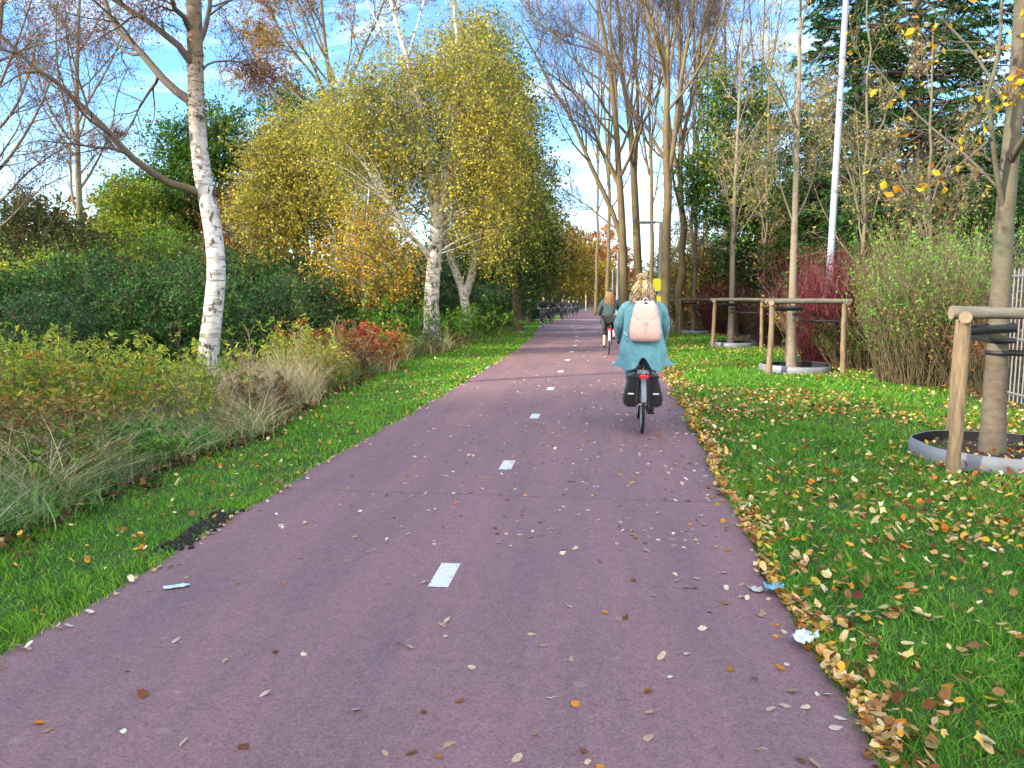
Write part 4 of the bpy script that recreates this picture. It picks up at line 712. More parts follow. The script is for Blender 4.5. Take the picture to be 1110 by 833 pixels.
# ---- evergreens and shrubs behind, right
Y = 27.0; b = g0(at(1000, 340, Y)[0], Y); r = start('pine_tree', 'tall dark green conifer behind the white mast on the right', 'tree', b)
conifer(r, at(985, -330, Y), .28, 3.8, 430, DGREEN+[('1a3a1e', 2)], dens=1.1)
Y = 29.0; b = g0(at(925, 340, Y)[0], Y); r = start('pine_tree', 'dark conifer just left of the tallest one, close behind the white mast', 'tree', b)
conifer(r, at(930, -170, Y), .24, 3.0, 320, DGREEN+[('1a3a1e', 2)], dens=.95)
Y = 34.0; b = g0(at(795, 340, Y)[0], Y); r = start('cypress_tree', 'evergreen with yellow green tips left of the white mast', 'tree', b)
full(r, [hand([b, A(795, 280), A(790, 180), A(780, 90)], .2, .04, 12)], [(A(778, 110), (.7, 1, 1.6)), (A(792, 165), (1.3, 1.3, 1.6)), (A(822, 120), (1.0, 1.2, 1.9)), (A(805, 220), (1.9, 1.8, 1.8)), (A(760, 200), (1.0, 1.0, 1.4))], B_DARK, B_DARK, 420, 62, .12, [('4c7a2a', 3), ('356428', 2), ('7e9a34', 3), ('a8b03c', 1.6)], .38, .1, .22, up=.5)
for (px, Y, top, rad, pal, lab) in ((845, 38, 120, 3.0, DGREEN, 'dark leafy evergreen bush between the two staked trees, behind the fence'), (915, 33, 95, 2.8, DGREEN+[('b0a070', 1.2)], 'dark holly tree with pale dead leaves behind the white mast'), (1045, 31, 90, 3.2, DGREEN+[('7a8a5a', 1)], 'broad dark evergreen tree behind the tall conifer, toward the right edge'), (1120, 29, 20, 3.0, DGREEN+[('8a7a4a', 1)], 'dark evergreen tree rising above the nearest staked tree at the right edge'), (865, 44, 60, 2.6, [('3a4a26', 2), ('6a6a3a', 2), ('8a7a50', 2)], 'olive and tan tree behind the second staked tree'), (760, 58, 215, 3.4, [('5a5a2a', 3), ('8a6a34', 2), ('3f5420', 2)], 'olive brown bush mass behind the fourth staked tree'), (735, 70, 235, 3.0, [('5a5a2a', 3), ('7a6a34', 2), ('3f5420', 2)], 'distant olive bush between the poplar trunks'), (1075, 26, 130, 2.6, [('31502a', 3), ('48683a', 2), ('7a8a5a', 1), ('22401f', 3)], 'grey green evergreen at the right edge behind the nearest staked tree'), (955, 25, 180, 2.2, DGREEN+[('a08a4a', 1.2)], 'dark holly behind the red stemmed shrub'), (890, 30, 170, 2.1, [('6a6a34', 2), ('8a7a4a', 3), ('2c4a22', 3)], 'faded olive bush directly behind the white mast'), (1020, 24, 185, 1.8, [('5a6a34', 2), ('98885a', 3), ('2c4a22', 2)], 'tan and green bush under the tall conifer'), (770, 40, 265, 1.7, [('4a5a24', 3), ('8a6a30', 2), ('2f4a1c', 2)], 'low olive bush behind the third staked tree'), (1140, 22, 120, 2.2, DGREEN, 'dark evergreen beyond the right edge by the bar fence')):
    b = g0(at(px, 335, Y)[0], Y); r = start('evergreen_bush', lab, 'bush', b); hh = at(px, top, Y)[2]-b[2]; c = b+np.array([0, 0, hh*.5])
    full(r, [hand([b, b+np.array([.1, 0, hh*.4]), b+np.array([0, 0, hh*.85])], .1, .03, 8), hand([b, b+np.array([.5, 0, hh*.4]), b+np.array([.7, 0, hh*.7])], .06, .02, 8)], [(c, (rad, rad*.8, hh*.48)), (c+np.array([rad*.5, 0, -hh*.2]), (rad*.7, rad*.7, hh*.3)), (c+np.array([-rad*.5, 0, -hh*.15]), (rad*.7, rad*.7, hh*.3))], B_DARK, B_DARK, 380, 62, .12, pal, .38, .1, .12, 8)

# ---- unseen trees added behind the viewer on the left to shade the path
def shade_tree(x, y, hh, rad, lab, pal=OLIVE):
    b = g0(x, y); r = start('broadleaf_tree', lab, 'tree', b)
    full(r, [hand([b, b+np.array([.1, 0, hh*.5]), b+np.array([0, 0, hh*.9])], .25, .06, 8)], [(b+np.array([0, 0, hh*.6]), (rad, rad, hh*.4)), (b+np.array([0, 0, hh*.3]), (rad, rad*1.1, hh*.27))], B_BROWN, B_DARK, 330, 36, .30, pal, .55, .2, 0, 8); return r
sh = shade_tree(-10.5, -5.5, 8.5, 3.2, 'full olive green tree on the left behind the camera position')
for i, (x, y, s) in enumerate(((-11.5, .2, .95), (-10.5, -11.5, 1.05), (-12, -17.5, 1.0), (-17, -6, 1.15), (-15.5, .5, 1.15), (-8.6, -2.6, .62), (-18, -14, 1.2))):
    c = copy_tree(sh); c.location = (x, y, -.03); c.rotation_euler = (0, 0, 1.3*i+.6); c.scale = (s, s, s)
    c['label'] = ['full olive tree at the left behind the camera, nearest the path shoulder', 'olive tree third behind the camera on the left', 'olive tree farthest behind the camera on the left', 'tall olive tree in the second row behind the camera', 'olive tree in the second row, level with the camera', 'small olive tree at the left behind the camera, closest to the path', 'tallest olive tree far behind the camera on the left'][i]
# ------------------------------------------------------------------ left hedge and shrubs
def bush(name, label, x, y, ells, pal, ncl, per, ls, group=None, spread=.24, stem=B_DARK, up=.1, droop=.1, hole=.1):
    b = g0(x, y); r = start(name, label, 'bush', b, group); h = max(e[0][2]+e[1][2]*.5 for e in ells)
    hs = [hand([b, b+np.array([dx*.4, dy*.4, h*.5]), b+np.array([dx, dy, h*.85])], .03, .01, 8) for dx, dy in ((0, 0), (.5, .2), (-.5, .3), (.2, -.5))]
    full(r, hs, [(b+np.array(c), rr) for c, rr in ells], stem, B_DARK, ncl, per, ls, pal, spread, droop, hole, 6, up, limb_r=.012)
    for ch in r.children:
        if ch.name.startswith('trunk'): ch.name = 'stems'
        elif ch.name.startswith('crown'): ch.name = 'foliage'
    return r
HE = [((0, 0, 1.15), (1.7, 1.3, 1.1)), ((.9, .2, .7), (1.1, 1.1, .75)), ((-.9, -.2, .8), (1.1, 1.1, .8))]
p1 = bush('hedge_bush', 'dark green bush in the left hedge, directly left of the near birch trunk', -9.1, 16.0, HE, DGREEN+[('3a6430', 3), ('5c7a34', 1.4)], 230, 70, .075)
p2 = bush('hedge_bush', 'dark green bush in the left hedge, directly right of the near birch trunk', -7.9, 19.5, HE, [('34602c', 3), ('3a5a38', 2), ('2c502c', 2.2), ('5c7c34', 2)], 230, 70, .075)
p3 = bush('hedge_bush', 'blackish green bush in the left hedge behind the golden birch', -8.6, 25, [((0, 0, 1.3), (2.0, 1.4, 1.25))], [('30582f', 3), ('284c2c', 3), ('3f6c38', 2), ('74542c', 1)], 260, 60, .08)
for (src, x, y, s, rz, lab) in ((p1, -12.1, 16.4, 1.0, 1.0, 'dark green hedge bush at the far left below the yellow green bush'), (p2, -10.9, 14.2, .78, 2.2, 'dark green hedge bush second from the left in the front line'), (p3, -13.6, 19.5, 1.1, .5, 'dark green hedge bush at the very left edge of the view'),
    (p1, -10.2, 20.5, 1.12, 4.1, 'dark green hedge bush behind the one left of the near birch'), (p2, -12.4, 23, 1.2, 3.0, 'tall dark green bush in the back line of the hedge under the maple'), (p3, -10.4, 26.5, 1.15, 2.5, 'dark bush in the back line of the hedge below the rusty hawthorn'),
    (p1, -7.4, 26.5, 1.05, 5.0, 'dark bush under the golden tree between the two birches'), (p2, -6.9, 31.5, 1.1, .3, 'dark bush right behind the forked birch trunk'), (p3, -7.6, 35.5, 1.3, 1.9, 'dark bush right behind the V-shaped birch'),
    (p1, -6.7, 41, 1.25, 2.9, 'dark green bush under the willow beside the path'), (p2, -6.4, 47.5, 1.25, 4.4, 'dark green bush beside the first oncoming cyclist'), (p3, -6.9, 54, 1.4, .9, 'dark green bush beside the second oncoming cyclist'), (p1, -7.2, 62, 1.5, 3.7, 'dark green bush beside the line of oncoming cyclists'),
    (p2, -7.4, 72, 1.7, 1.1, 'distant dark bush left of the last oncoming cyclists'), (p3, -7.6, 86, 1.9, 2.1, 'distant dark bush near the far left end of the hedge'), (p1, -8.2, 104, 2.2, 0, 'most distant dark bush of the left hedge'), (p3, -15.5, 14.5, 1.1, 4.0, 'dark hedge bush outside the left edge of the view')):
    c = copy_tree(src); c.location = (x, y, float(gz(y))-.03); c.scale = (s, s, s*(.66+.5*abs(math.sin(x*3.7+y*1.9)))); c.rotation_euler = (0, 0, rz); c['label'] = lab
for o in bpy.data.objects:
    if o.name.startswith('hedge_bush'): o['group'] = 'dark bushes of the left hedge'
# weedy shrubs along the verge: arching stems with feathery leaflets
def feather(name, label, x, y, n, hgt, rad, pal, lean=.5, leafs=40, ls=.05, stemmat=B_OLIVE, tipn=6, zpal=None, group=None):
    b = g0(x, y); r = start(name, label, 'bush', b, group); st = MB(); fo = MB()
    S = np.stack([x+rn(n).clip(-1.7, 1.7)*rad*.5, y+rn(n).clip(-1.7, 1.7)*rad*.5, np.zeros(n)], -1); S[:, 2] = gz(S[:, 1])-.02
    D = nrm(np.stack([rn(n)*lean*.6, rn(n)*lean*.6, np.ones(n)], -1)); P, RR, DD = limbs(S, D, hgt*(.6+.55*rnd(n)), np.full(n, .006), 7, .09, -.02, .4); tubes(st, P, RR, 3)
    S2, D2, L2, R2 = spawn(P, RR, DD, np.full(n, hgt), tipn, .25, 1., (30, 65), (.2, .38), .5); P2, RR2, DD2 = limbs(S2, D2, L2, np.full(len(S2), .003), 4, .1, -.06, .5); tubes(st, P2, RR2, 3)
    m = len(P2)*leafs//4+n*10; i = rng.integers(0, len(P2), m); t = rnd(m, 1); Q = sample(P2[i], t)[:, 0]; dd = nrm(DD2[i, 2]*.6+perp(DD2[i, 2])); ll = ls*1.15*(.6+.8*rnd(m))
    Q2 = Q+dd*ll[:, None]; Q2[:, 2] -= ll*.3
    ribbons(fo, np.stack([Q, (Q+Q2)/2+rn(m, 3)*.004, Q2], 1), np.stack([ll*.12, ll*.3, ll*.05], 1), perp(dd), pick(m, pal, .2, Q, 1.6), 0)
    st.build('stems', stemmat, r); fo.build('foliage', LEAF, r); return r
YG = [('9ab438', 3), ('b8bc48', 3), ('74983a', 3), ('d0bc54', 1.4)]
OG = [('c0601c', 3), ('c0701e', 2), ('8a8a2a', 2), ('5c7420', 1.5)]
for (x, y, n, h, rad, pal, lab, ls) in (
    (-6.2, 7.9, 60, 1.0, 1.1, [('b0aa3a', 3), ('d88038', 1), ('8aa034', 3), ('5c8030', 3)], 'orange tinged feathery shrub at the left edge above the rough grass', .06),
    (-5.7, 9.0, 60, .95, 1.1, YG, 'yellow green feathery shrub left of the near birch base', .06),
    (-7.2, 9.4, 60, 1.2, 1.2, [('88a038', 3), ('b0b848', 3), ('d88a38', .8)], 'tall yellow green weedy shrub in front of the dark hedge at left', .06),
    (-8.4, 10.6, 50, 1.1, 1.2, YG+OG[:1], 'feathery shrub with rusty tips at the far left below the hedge', .06),
    (-6.9, 11.6, 40, 1.0, 1.0, YG, 'low green weedy shrub right behind the shrub left of the near birch', .06),
    (-5.55, 13.6, 40, 1.15, .9, YG+[('b08a3a', 1)], 'green and straw coloured weedy shrub just right of the near birch trunk', .06),
    (-5.3, 16.0, 60, 1.0, .75, [('9a3420', 3), ('b8482a', 2), ('6a2a22', 2), ('9a7a3a', 1.5)], 'dark red leaved shrub in the rough verge left of the forked birch', .07),
    (-5.9, 15.3, 40, 1.1, .8, [('a04a1e', 3), ('8a7a2a', 2), ('5c7420', 2)], 'orange brown shrub immediately left of the dark red one', .065),
    (-4.95, 16.9, 50, .95, .7, [('c0a848', 3), ('989640', 2), ('b8743a', 1.4)], 'ochre yellow shrub immediately right of the dark red one', .06),
    (-5.5, 19.6, 60, 1.6, .85, [('3f7a1e', 3), ('57902a', 3), ('2c5a1a', 2)], 'fresh green bush behind the red shrub, left of the forked birch trunk', .08),
    (-4.75, 25.5, 60, 1.35, 1.2, [('6f9a2a', 3), ('4c7a22', 3), ('a8a030', 1)], 'light green bush between the forked birch and the V-shaped birch', .08),
    (-4.75, 6.0, 46, .55, .7, [('5c8a30', 3), ('7c9a3a', 2), ('8a6a3a', 1.4), ('3c6a24', 2)], 'low mixed green weed clump nearest the camera in the left verge', .05),
    (-4.6, 7.1, 40, .5, .55, [('4c8a2c', 3), ('6ca038', 2), ('3c6a24', 2)], 'low fresh green weed clump in the verge, second from the camera', .05),
    (-5.2, 6.9, 50, .75, .8, [('a07848', 2), ('7c5a3a', 2), ('b8985a', 2), ('7c9848', 4)], 'brown and green weed clump in the rough grass near the left picture edge', .055),
    (-4.7, 9.9, 40, .6, .6, [('6a4a30', 3), ('8a6840', 2), ('5c3a28', 2), ('5a8030', 1)], 'brown withered weed clump in the rough grass before the near birch', .05),
    (-4.75, 12.6, 46, .8, .5, [('8a9a3a', 3), ('b0984a', 2), ('6a8a30', 2)], 'yellowish weed clump at the verge edge right of the near birch', .05),
    (-4.95, 14.6, 46, 1.0, .5, [('8a6a44', 3), ('6a4a34', 2), ('a8885a', 2)], 'brown withered weed clump in front of the orange brown shrub', .05),
    (-5.2, 33.5, 50, 1.3, 1.2, GREEN, 'green weedy bush beyond the V-shaped birch by the verge', .09)):
    feather('weedy_shrub', lab, x, y, n, h, rad, pal, ls=ls)
# rough tall grass of the verge
mb = MB()
SP = [('c8b88c', 3), ('e0cea0', 3), ('94885f', 2), ('eee0ba', 1.6), ('74824a', 1.4), ('a0704a', .8)]
GG = [('5c8a3a', 3), ('70984c', 3), ('88a26a', 2), ('b0ae88', 2), ('466a34', 2)]
def rough(n, xf, y0, y1, h, wd, pal, lean=.9, pw=1., K=5):
    y = y0+(y1-y0)*rnd(n)**pw; x = xf(y, n); nc = max(8, n//90); cx, cy = rng.integers(0, n, nc), None
    i = rng.integers(0, nc, n); X = x[cx][i]+rn(n)*.10; Y = y[cx][i]+rn(n)*.12; tone = (1+rn(nc)*.25).clip(.45, 1.6)[i]; hh = (.5+.8*rnd(nc))[i]
    blades(mb, X, Y, h*(.45+.75*rnd(n))*hh, wd*(.6+.8*rnd(n)), lean, pick(n, pal, .18)*tone[:, None], K)
e = lambda d0, d1: (lambda Y, n: l_outer(Y)-d0-rnd(n)*d1)
rough(9000, e(.0, 1.6), 3.6, 9, .42, .010, GG, 1.2); rough(7500, e(.1, 1.8), 3.6, 9.5, .55, .008, SP, 1.3)
rough(14000, e(.05, 1.3), 9, 16, .62, .008, SP, .7); rough(9000, e(0, 1.2), 9, 16, .36, .010, GG, 1.0)
rough(8000, e(-.05, 1.0), 16, 28, .55, .012, SP+[('7a5a3c', 2)], .8); rough(7000, e(-.1, 1.5), 16, 40, .35, .016, GG, 1.)
rough(7000, e(1.2, 3.5), 4.5, 14, .45, .010, GG, 1.1); rough(3500, e(0, 2), 28, 60, .5, .03, GG, .8)
tag(mb.build('rough_grass', GRASS), 'tangled tall rough grass, grey green and straw coloured, along the left verge', 'tall grass', kind='stuff')
# dry stalks with seed heads
def stalk(x, y, h, label, branched=True):
    b = g0(x, y); r = start('dry_stalk', label, 'plant', b, 'dry stalks in the left verge'); mb = MB(); hs = [hand([b, b+np.array([rn()*.04, rn()*.04, h*.5]), b+np.array([rn()*.1, rn()*.08, h])], .008, .004, 8)]
    for P, RR, D, Ln in hs: tubes(mb, P, RR, 5)
    S, D, Ln, R = spawn(*hs[0], 9, .35, 1., (20, 45), (.2, .35), .6); P, RR, DD = limbs(S, D, Ln, np.full(len(S), .003), 4, .1, .05); tubes(mb, P, RR, 3); mb.build('stem', B_STRAW, r)
    m2 = MB(); i = rng.integers(0, len(P), 520); Q = sample(P[i], .15+.85*rnd(520))+rn(520, 3)*.006; tubes(m2, P, np.full(P.shape[:2], .0022), 3, srgb('a89878')); tubes(m2, hs[0][0][:, 2:], hs[0][1][:, 2:]*1.05, 4, srgb('a89878')); leaves(m2, Q, .014, pick(520, [('b8a888', 2), ('8a7858', 2)])); m2.build('seed_head', DRY, r)
for k, (x, y, h) in enumerate(((-4.75, 11.0, 1.0), (-5.0, 10.2, .9), (-4.9, 12.2, 1.05), (-5.2, 12.9, 1.1), (-4.5, 9.6, .75), (-5.4, 11.5, 1.15), (-4.9, 13.6, 1.2), (-5.1, 14.6, 1.1), (-4.4, 8.6, .6), (-4.95, 22.6, .9), (-4.85, 23.6, .8))):
    stalk(x, y, h, 'thin dry pale stalk with small seed heads standing in the rough grass')
# clod of dark earth at the left edge
mb = MB()
for k in range(190):
    import bmesh
    bm = bmesh.new(); bmesh.ops.create_icosphere(bm, subdivisions=2, radius=1)
    V = np.array([v.co[:] for v in bm.verts]); Fc = np.array([[v.index for v in f.verts] for f in bm.faces]); bm.free()
    t = (k+.5)/190; c = np.array([-2.87+rn()*.04-(t-.5)*.02, 4.7+t*1.0, .006+.02*rnd()*math.sin(t*PI)]); s = (.012+.032*rnd())*(.5+math.sin(t*PI)*.6)
    q = 1+.22*np.sin(V@rn(3, 1)*4)[:, 0]+.15*np.sin(V@rn(3, 1)*9)[:, 0]; mb.add(V*q[:, None]*s*np.array([1, 1.2, .6])+c, Fc)
soil = mb.build('soil_heap', plain('dark_soil', (.02, .016, .013), .95, nscale=60, namt=.5, bump=.8), origin=(-2.86, 5.3, 0)); tag(soil, 'heap of crumbly dark earth on the left edge of the path', 'soil heap')
# low weeds by the verge
for k, (x, y, s) in enumerate(((-4.25, 6.3, .2), (-4.35, 7.4, .18), (-4.1, 5.3, .2), (-4.5, 9.2, .2))):
    b = g0(x, y); r = start('broadleaf_weed', ['low broad leaved weed at the foot of the rough grass, second from the front', 'small broad leaved weed by the rough grass, second farthest from the camera', 'broad leaved weed nearest the camera at the rough grass edge', 'broad leaved weed farthest along the verge, near the dry stalks'][k], 'plant', b, 'broad leaved weeds'); m1 = MB(); n = 26
    a = rnd(n)*6.28; d = np.stack([np.cos(a), np.sin(a), .7+rnd(n)*.7], -1); P, RR, DD = limbs(np.repeat(b[None], n, 0), nrm(d), s*(.6+rnd(n)), np.full(n, .003), 4, .08, -.1); tubes(m1, P, RR, 3); m1.build('stems', B_OLIVE, r)
    m2 = MB(); T = np.linspace(0, 1, 6); LP_ = P[:, -1][:, None]+(DD[:, -1][:, None]*T[None, :, None]*.1)+np.array([0, 0, -.05])*T[None, :, None]**2; W = np.array([.01, .045, .06, .05, .03, .004])[None].repeat(n, 0); ribbons(m2, LP_, W, np.cross(DD[:, -1], [0, 0, 1.]), pick(n, [('4c8a24', 2), ('3a6e20', 2), ('8fa030', .6)])); m2.build('leaves', LEAF, r)

# ------------------------------------------------------------------ right shrubs: thickets of upright stems
def thicket(name, label, x, y, n, h, rx, ry, stemmat, lean, leafn, pal, ls, twr=.005, up=.0, wig=.06, side=5):
    b = g0(x, y); r = start(name, label, 'bush', b); st = MB(); q = nrm(rn(n, 2))*rnd(n, 1)**.5; S = np.stack([x+q[:, 0]*rx, y+q[:, 1]*ry, np.zeros(n)], -1); S[:, 2] = gz(S[:, 1])-.02
    D = nrm(np.stack([q[:, 0]*lean+rn(n)*.12, q[:, 1]*lean+rn(n)*.12, np.ones(n)], -1)); Ln = h*(.55+.55*rnd(n)); P, RR, DD = limbs(S, D, Ln, np.full(n, twr*1.5), 8, wig, up, .35); tubes(st, P, RR, 4)
    S2, D2, L2, R2 = spawn(P, RR, DD, Ln, side, .3, .95, (15, 40), (.2, .4), .6); P2, RR2, DD2 = limbs(S2, D2, L2, np.full(len(S2), twr*.8), 4, wig, .06, .4); tubes(st, P2, RR2, 3); st.build('stems', stemmat, r)
    if leafn:
        fo = MB(); i = rng.integers(0, len(P2), leafn); Q = sample(P2[i], rnd(leafn)**.5)+rn(leafn, 3)*.03; leaves(fo, Q, ls*(.6+.7*rnd(leafn)), pick(leafn, pal, .2, Q)); fo.build('foliage', LEAF, r)
    return r
RL = [('6a1f2a', 3), ('8a2a30', 2), ('4c1a20', 2), ('a06a50', .5)]
thicket('red_dogwood_shrub', 'dogwood with dense dark red upright stems behind the second staked tree', at(905, 390, 19.6)[0], 19.6, 620, 2.6, .75, .9, B_RED, .24, 4500, RL, .05)
thicket('red_dogwood_shrub', 'dogwood with red brown stems behind the third staked tree, seen under the rails', 5.7, 27.5, 260, 1.9, .75, .9, plain('brown_red_stems', (.10, .045, .035), .6, nscale=6, namt=.4), .3, 5200, [('6a3a24', 3), ('8a5a34', 2), ('a88a50', 1.4), ('4a2a20', 3), ('4c6a2c', 1)], .06)
thicket('red_dogwood_shrub', 'smaller dark red shrub behind the fourth staked tree', 5.3, 36.5, 240, 2.3, .9, 1, B_RED, .25, 900, RL+BROWN[:2], .07, .007)
thicket('willow_shrub', 'tall thicket of straight olive brown stems with green tips right of the red dogwood', at(992, 420, 14.9)[0]+.15, 15.1, 400, 2.45, .72, .8, B_OLIVE, .15, 7000, [('6c9a3a', 3), ('80aa48', 2), ('547c30', 2), ('a89448', 1)], .06)
thicket('willow_shrub', 'green leaved thicket on the right behind the olive stemmed one', at(1010, 400, 17.6)[0], 17.8, 330, 3.1, 1.2, 1.0, B_OLIVE, .22, 11000, [('6aa23a', 3), ('82b048', 2), ('54803a', 2), ('8a8a40', 1)], .06)
thicket('bramble_bush', 'brown leaved bramble with bare stems behind the nearest staked tree', 6.9, 14.2, 260, 1.9, 1.3, 1.0, B_OLIVE, .6, 3600, [('7a4a2c', 3), ('9a6a40', 2), ('5a3a24', 2), ('4c6a2c', 1.2)], .06)
thicket('bramble_bush', 'low dark green and brown bush between the red dogwood and the olive thicket', at(940, 400, 18.0)[0], 18.0, 200, 1.3, .8, .7, B_OLIVE, .5, 3200, [('2f5a22', 3), ('4c7a2c', 2), ('7a4a2c', 1)], .06)
thicket('bramble_bush', 'tangled brown undergrowth behind the fourth staked tree', 6.0, 38, 260, 1.8, 1.8, 2.6, B_OLIVE, .5, 4200, BROWN+[('4c7a2c', 2)], .1, .01)
thicket('bramble_bush', 'tangled brown undergrowth at the foot of the poplars', 4.3, 52, 240, 2.0, 2.2, 4, B_OLIVE, .5, 4200, BROWN+[('4c6a2c', 2)], .12, .012)
thicket('bramble_bush', 'undergrowth of green and brown leaves between the second and third staked trees', 6.4, 22.5, 260, 1.9, 1.2, 1.6, B_OLIVE, .5, 6500, [('3f6a24', 3), ('8a6a34', 2), ('a89a5a', 1.5)], .08, .008)
# far woods that close the horizon on both sides
def wood(name, label, pts, hh, pal, n, ls):
    mb = MB(); cur = np.array(pts, float); t = rnd(n); s = np.linspace(0, 1, len(cur)); X = np.interp(t, s, cur[:, 0])+rn(n)*3; Yv = np.interp(t, s, cur[:, 1])+rn(n)*3
    top = hh*(.72+.14*np.sin(t*37)+.1*np.sin(t*91+1)+.06*np.sin(t*211)); Z = gz(Yv)+top*rnd(n)**.8; P = np.stack([X, Yv, Z], -1); leaves(mb, P, ls*(.6+.8*rnd(n)), pick(n, pal, .2, P, .12))
    m = 160; t = rnd(m); X = np.interp(t, s, cur[:, 0])+rn(m)*2; Yv = np.interp(t, s, cur[:, 1])+rn(m)*2; S = np.stack([X, Yv, gz(Yv)], -1); P, RR, DD = limbs(S, np.array([[0, 0, 1.]]).repeat(m, 0), np.full(m, hh*.8), np.full(m, .16), 5, .04, 0); tubes(mb, P, RR, 5, np.array([.12, .09, .07]))
    tag(mb.build(name, LEAF), label, 'wood', kind='stuff')
wood('far_wood', 'distant mixed green and brown wood beyond the left hedge', [(-48, 25), (-38, 48), (-26, 75), (-16, 110), (-12, 150), (-6, 200), (20, 215)], 9.5, OLIVE+BROWN[:2]+GREEN[:2], 60000, .5)
wood('far_wood', 'distant wood beyond the poplars on the right', [(45, 30), (36, 58), (24, 85), (16, 115), (13, 150), (24, 190)], 9, DGREEN+OLIVE+BROWN[:2], 50000, .5)
# ------------------------------------------------------------------ stakes, rings, lamps, fences, building
WOOD = plain('weathered_round_timber', (.22, .162, .095), .8, nscale=7, namt=.55, bump=.8, stretch=(5, 5, .6))
WOODG = plain('grey_weathered_timber', (.16, .15, .12), .85, nscale=5, namt=.4, bump=.6, stretch=(.8, 4, 4))
ENDW = plain('sawn_end_wood', (.27, .21, .13), .8, nscale=30, namt=.2)
RUB = plain('black_rubber_strap', (.02, .02, .024), .55, nscale=20, namt=.3)
PLAS = plain('grey_plastic_sheet', (.20, .215, .25), .45, nscale=3, namt=.25)
MULCH = plain('dark_mulch', (.045, .032, .024), .95, nscale=40, namt=.6, bump=1)
def lerp(a, b, t): return a+(b-a)*t
def stake_frame(cx, cy, label, group='stake frames round the young trees', offs=((-.72, -.82), (.07, 1.15), (.80, -.62)), hgt=1.45, top_px=None, lean=.04):
    z = float(gz(cy)); r = thing('tree_stake_frame', label, 'stake frame', (cx, cy, z-.03), group); b = np.array(r.location)
    tops = []
    for k, (dx, dy) in enumerate(offs):
        foot = b+np.array([dx, dy, -.0]); top = b+np.array([dx*(1-lean), dy*(1-lean), hgt+.03]); tops.append(top); mb = MB()
        P = hand([foot, lerp(foot, top, .5)+rn(3)*.006, top], .062, .052, 12, .003); P[1][0] += rn(13)*.002; tubes(mb, P[0], P[1], 14, caps=True); mb.build('stake', WOOD, r)
    for i, j in ((0, 2), (0, 1), (1, 2)):
        a, c = tops[i].copy(), tops[j].copy(); d = nrm(c-a); a2 = a-d*.13; c2 = c+d*.13; dz = {(0, 2): .05, (0, 1): .02, (1, 2): .03}[(i, j)]+.0
        a2[2] += dz; c2[2] += dz; mb = MB(); P = hand([a2, lerp(a2, c2, .5)+np.array([0, 0, .006]), c2], .055, .052, 12, .002); tubes(mb, P[0], P[1], 14)
        for e, q in ((a2, -d), (c2, d)):
            n = 14; T = nrm(np.cross(q, [0, 0, 1.])); U = np.cross(q, T); th = np.arange(n)/n*2*PI; ring = e+.0545*(np.cos(th)[:, None]*T+np.sin(th)[:, None]*U)+q*.002
            mb.add(np.concatenate([ring, [e+q*.002]]), [(k, (k+1) % n, n) for k in range(n)], None, 1, False)
        mb.build('rail', [WOODG, ENDW], r)
    # rubber straps from stakes round the trunk
    for k, (i, zz) in enumerate(((0, 1.37), (2, 1.12), (1, 1.24))):
        s = tops[i].copy(); s[2] = b[2]+zz; n = 20; mb = MB(); c = b+np.array([0, 0, zz]); out = nrm((s-c)*np.array([1, 1, 0])); a0 = math.atan2(out[1], out[0]); rt = .128*(1 if cy < 10 else .72)
        th = a0+PI*.45+np.linspace(0, 2*PI-PI*.9, n); loop = c+rt*np.stack([np.cos(th), np.sin(th), th*0], -1); pts = np.concatenate([[s], loop, [s]])
        W = .085 if k == 0 else .045; V = np.concatenate([pts+[0, 0, W/2], pts-[0, 0, W/2]]); m_ = len(pts); mb.add(V, [(q, q+1, m_+q+1, m_+q) for q in range(m_-1)]); o = mb.build('strap', RUB, r)
        sm = o.modifiers.new('thick', 'SOLIDIFY'); sm.thickness = .006
    return r
def root_ring(cx, cy, rad, label, hgt=.2):
    z = float(gz(cy)); r = thing('root_ring', label, 'planter ring', (cx, cy, z-.01), 'grey plastic rings round the young trees'); b = np.array(r.location)
    n = 72; th = np.linspace(0, 2*PI, n, endpoint=False); wob = 1+.035*np.sin(th*3+cy)+.02*np.sin(th*7+1); h = hgt*(1+.06*np.sin(th*2+1)); rr = rad*wob
    mb = MB(); rows = [(rr*1.0, th*0-.03), (rr*1.008, h*.5), (rr*.985, h), (rr*.975, h+.004), (rr*.965, h), (rr*.985, h*.5), (rr*.98, th*0-.03)]
    V = np.concatenate([np.stack([b[0]+q*np.cos(th), b[1]+q*np.sin(th), b[2]+zz], -1) for q, zz in rows]); Fc = [(k*n+i, k*n+(i+1) % n, (k+1)*n+(i+1) % n, (k+1)*n+i) for k in range(len(rows)-1) for i in range(n)]; mb.add(V, Fc[:4*n]); mb.add(V, Fc[4*n:], None, 1)
    mb.build('plastic_edging', [PLAS, RUB], r)
    mb = MB(); q = np.linspace(0, .97, 9); P = []
    for a in q: P.append(np.stack([b[0]+rr*a*np.cos(th), b[1]+rr*a*np.sin(th), b[2]+.05+.03*(1-a)+.012*rn(n)*(a > .05)], -1))
    V = np.concatenate(P); Fc = [(k*n+i, k*n+(i+1) % n, (k+1)*n+(i+1) % n, (k+1)*n+i) for k in range(len(q)-1) for i in range(n)]; mb.add(V, Fc); mb.build('soil', MULCH, r)
    return r
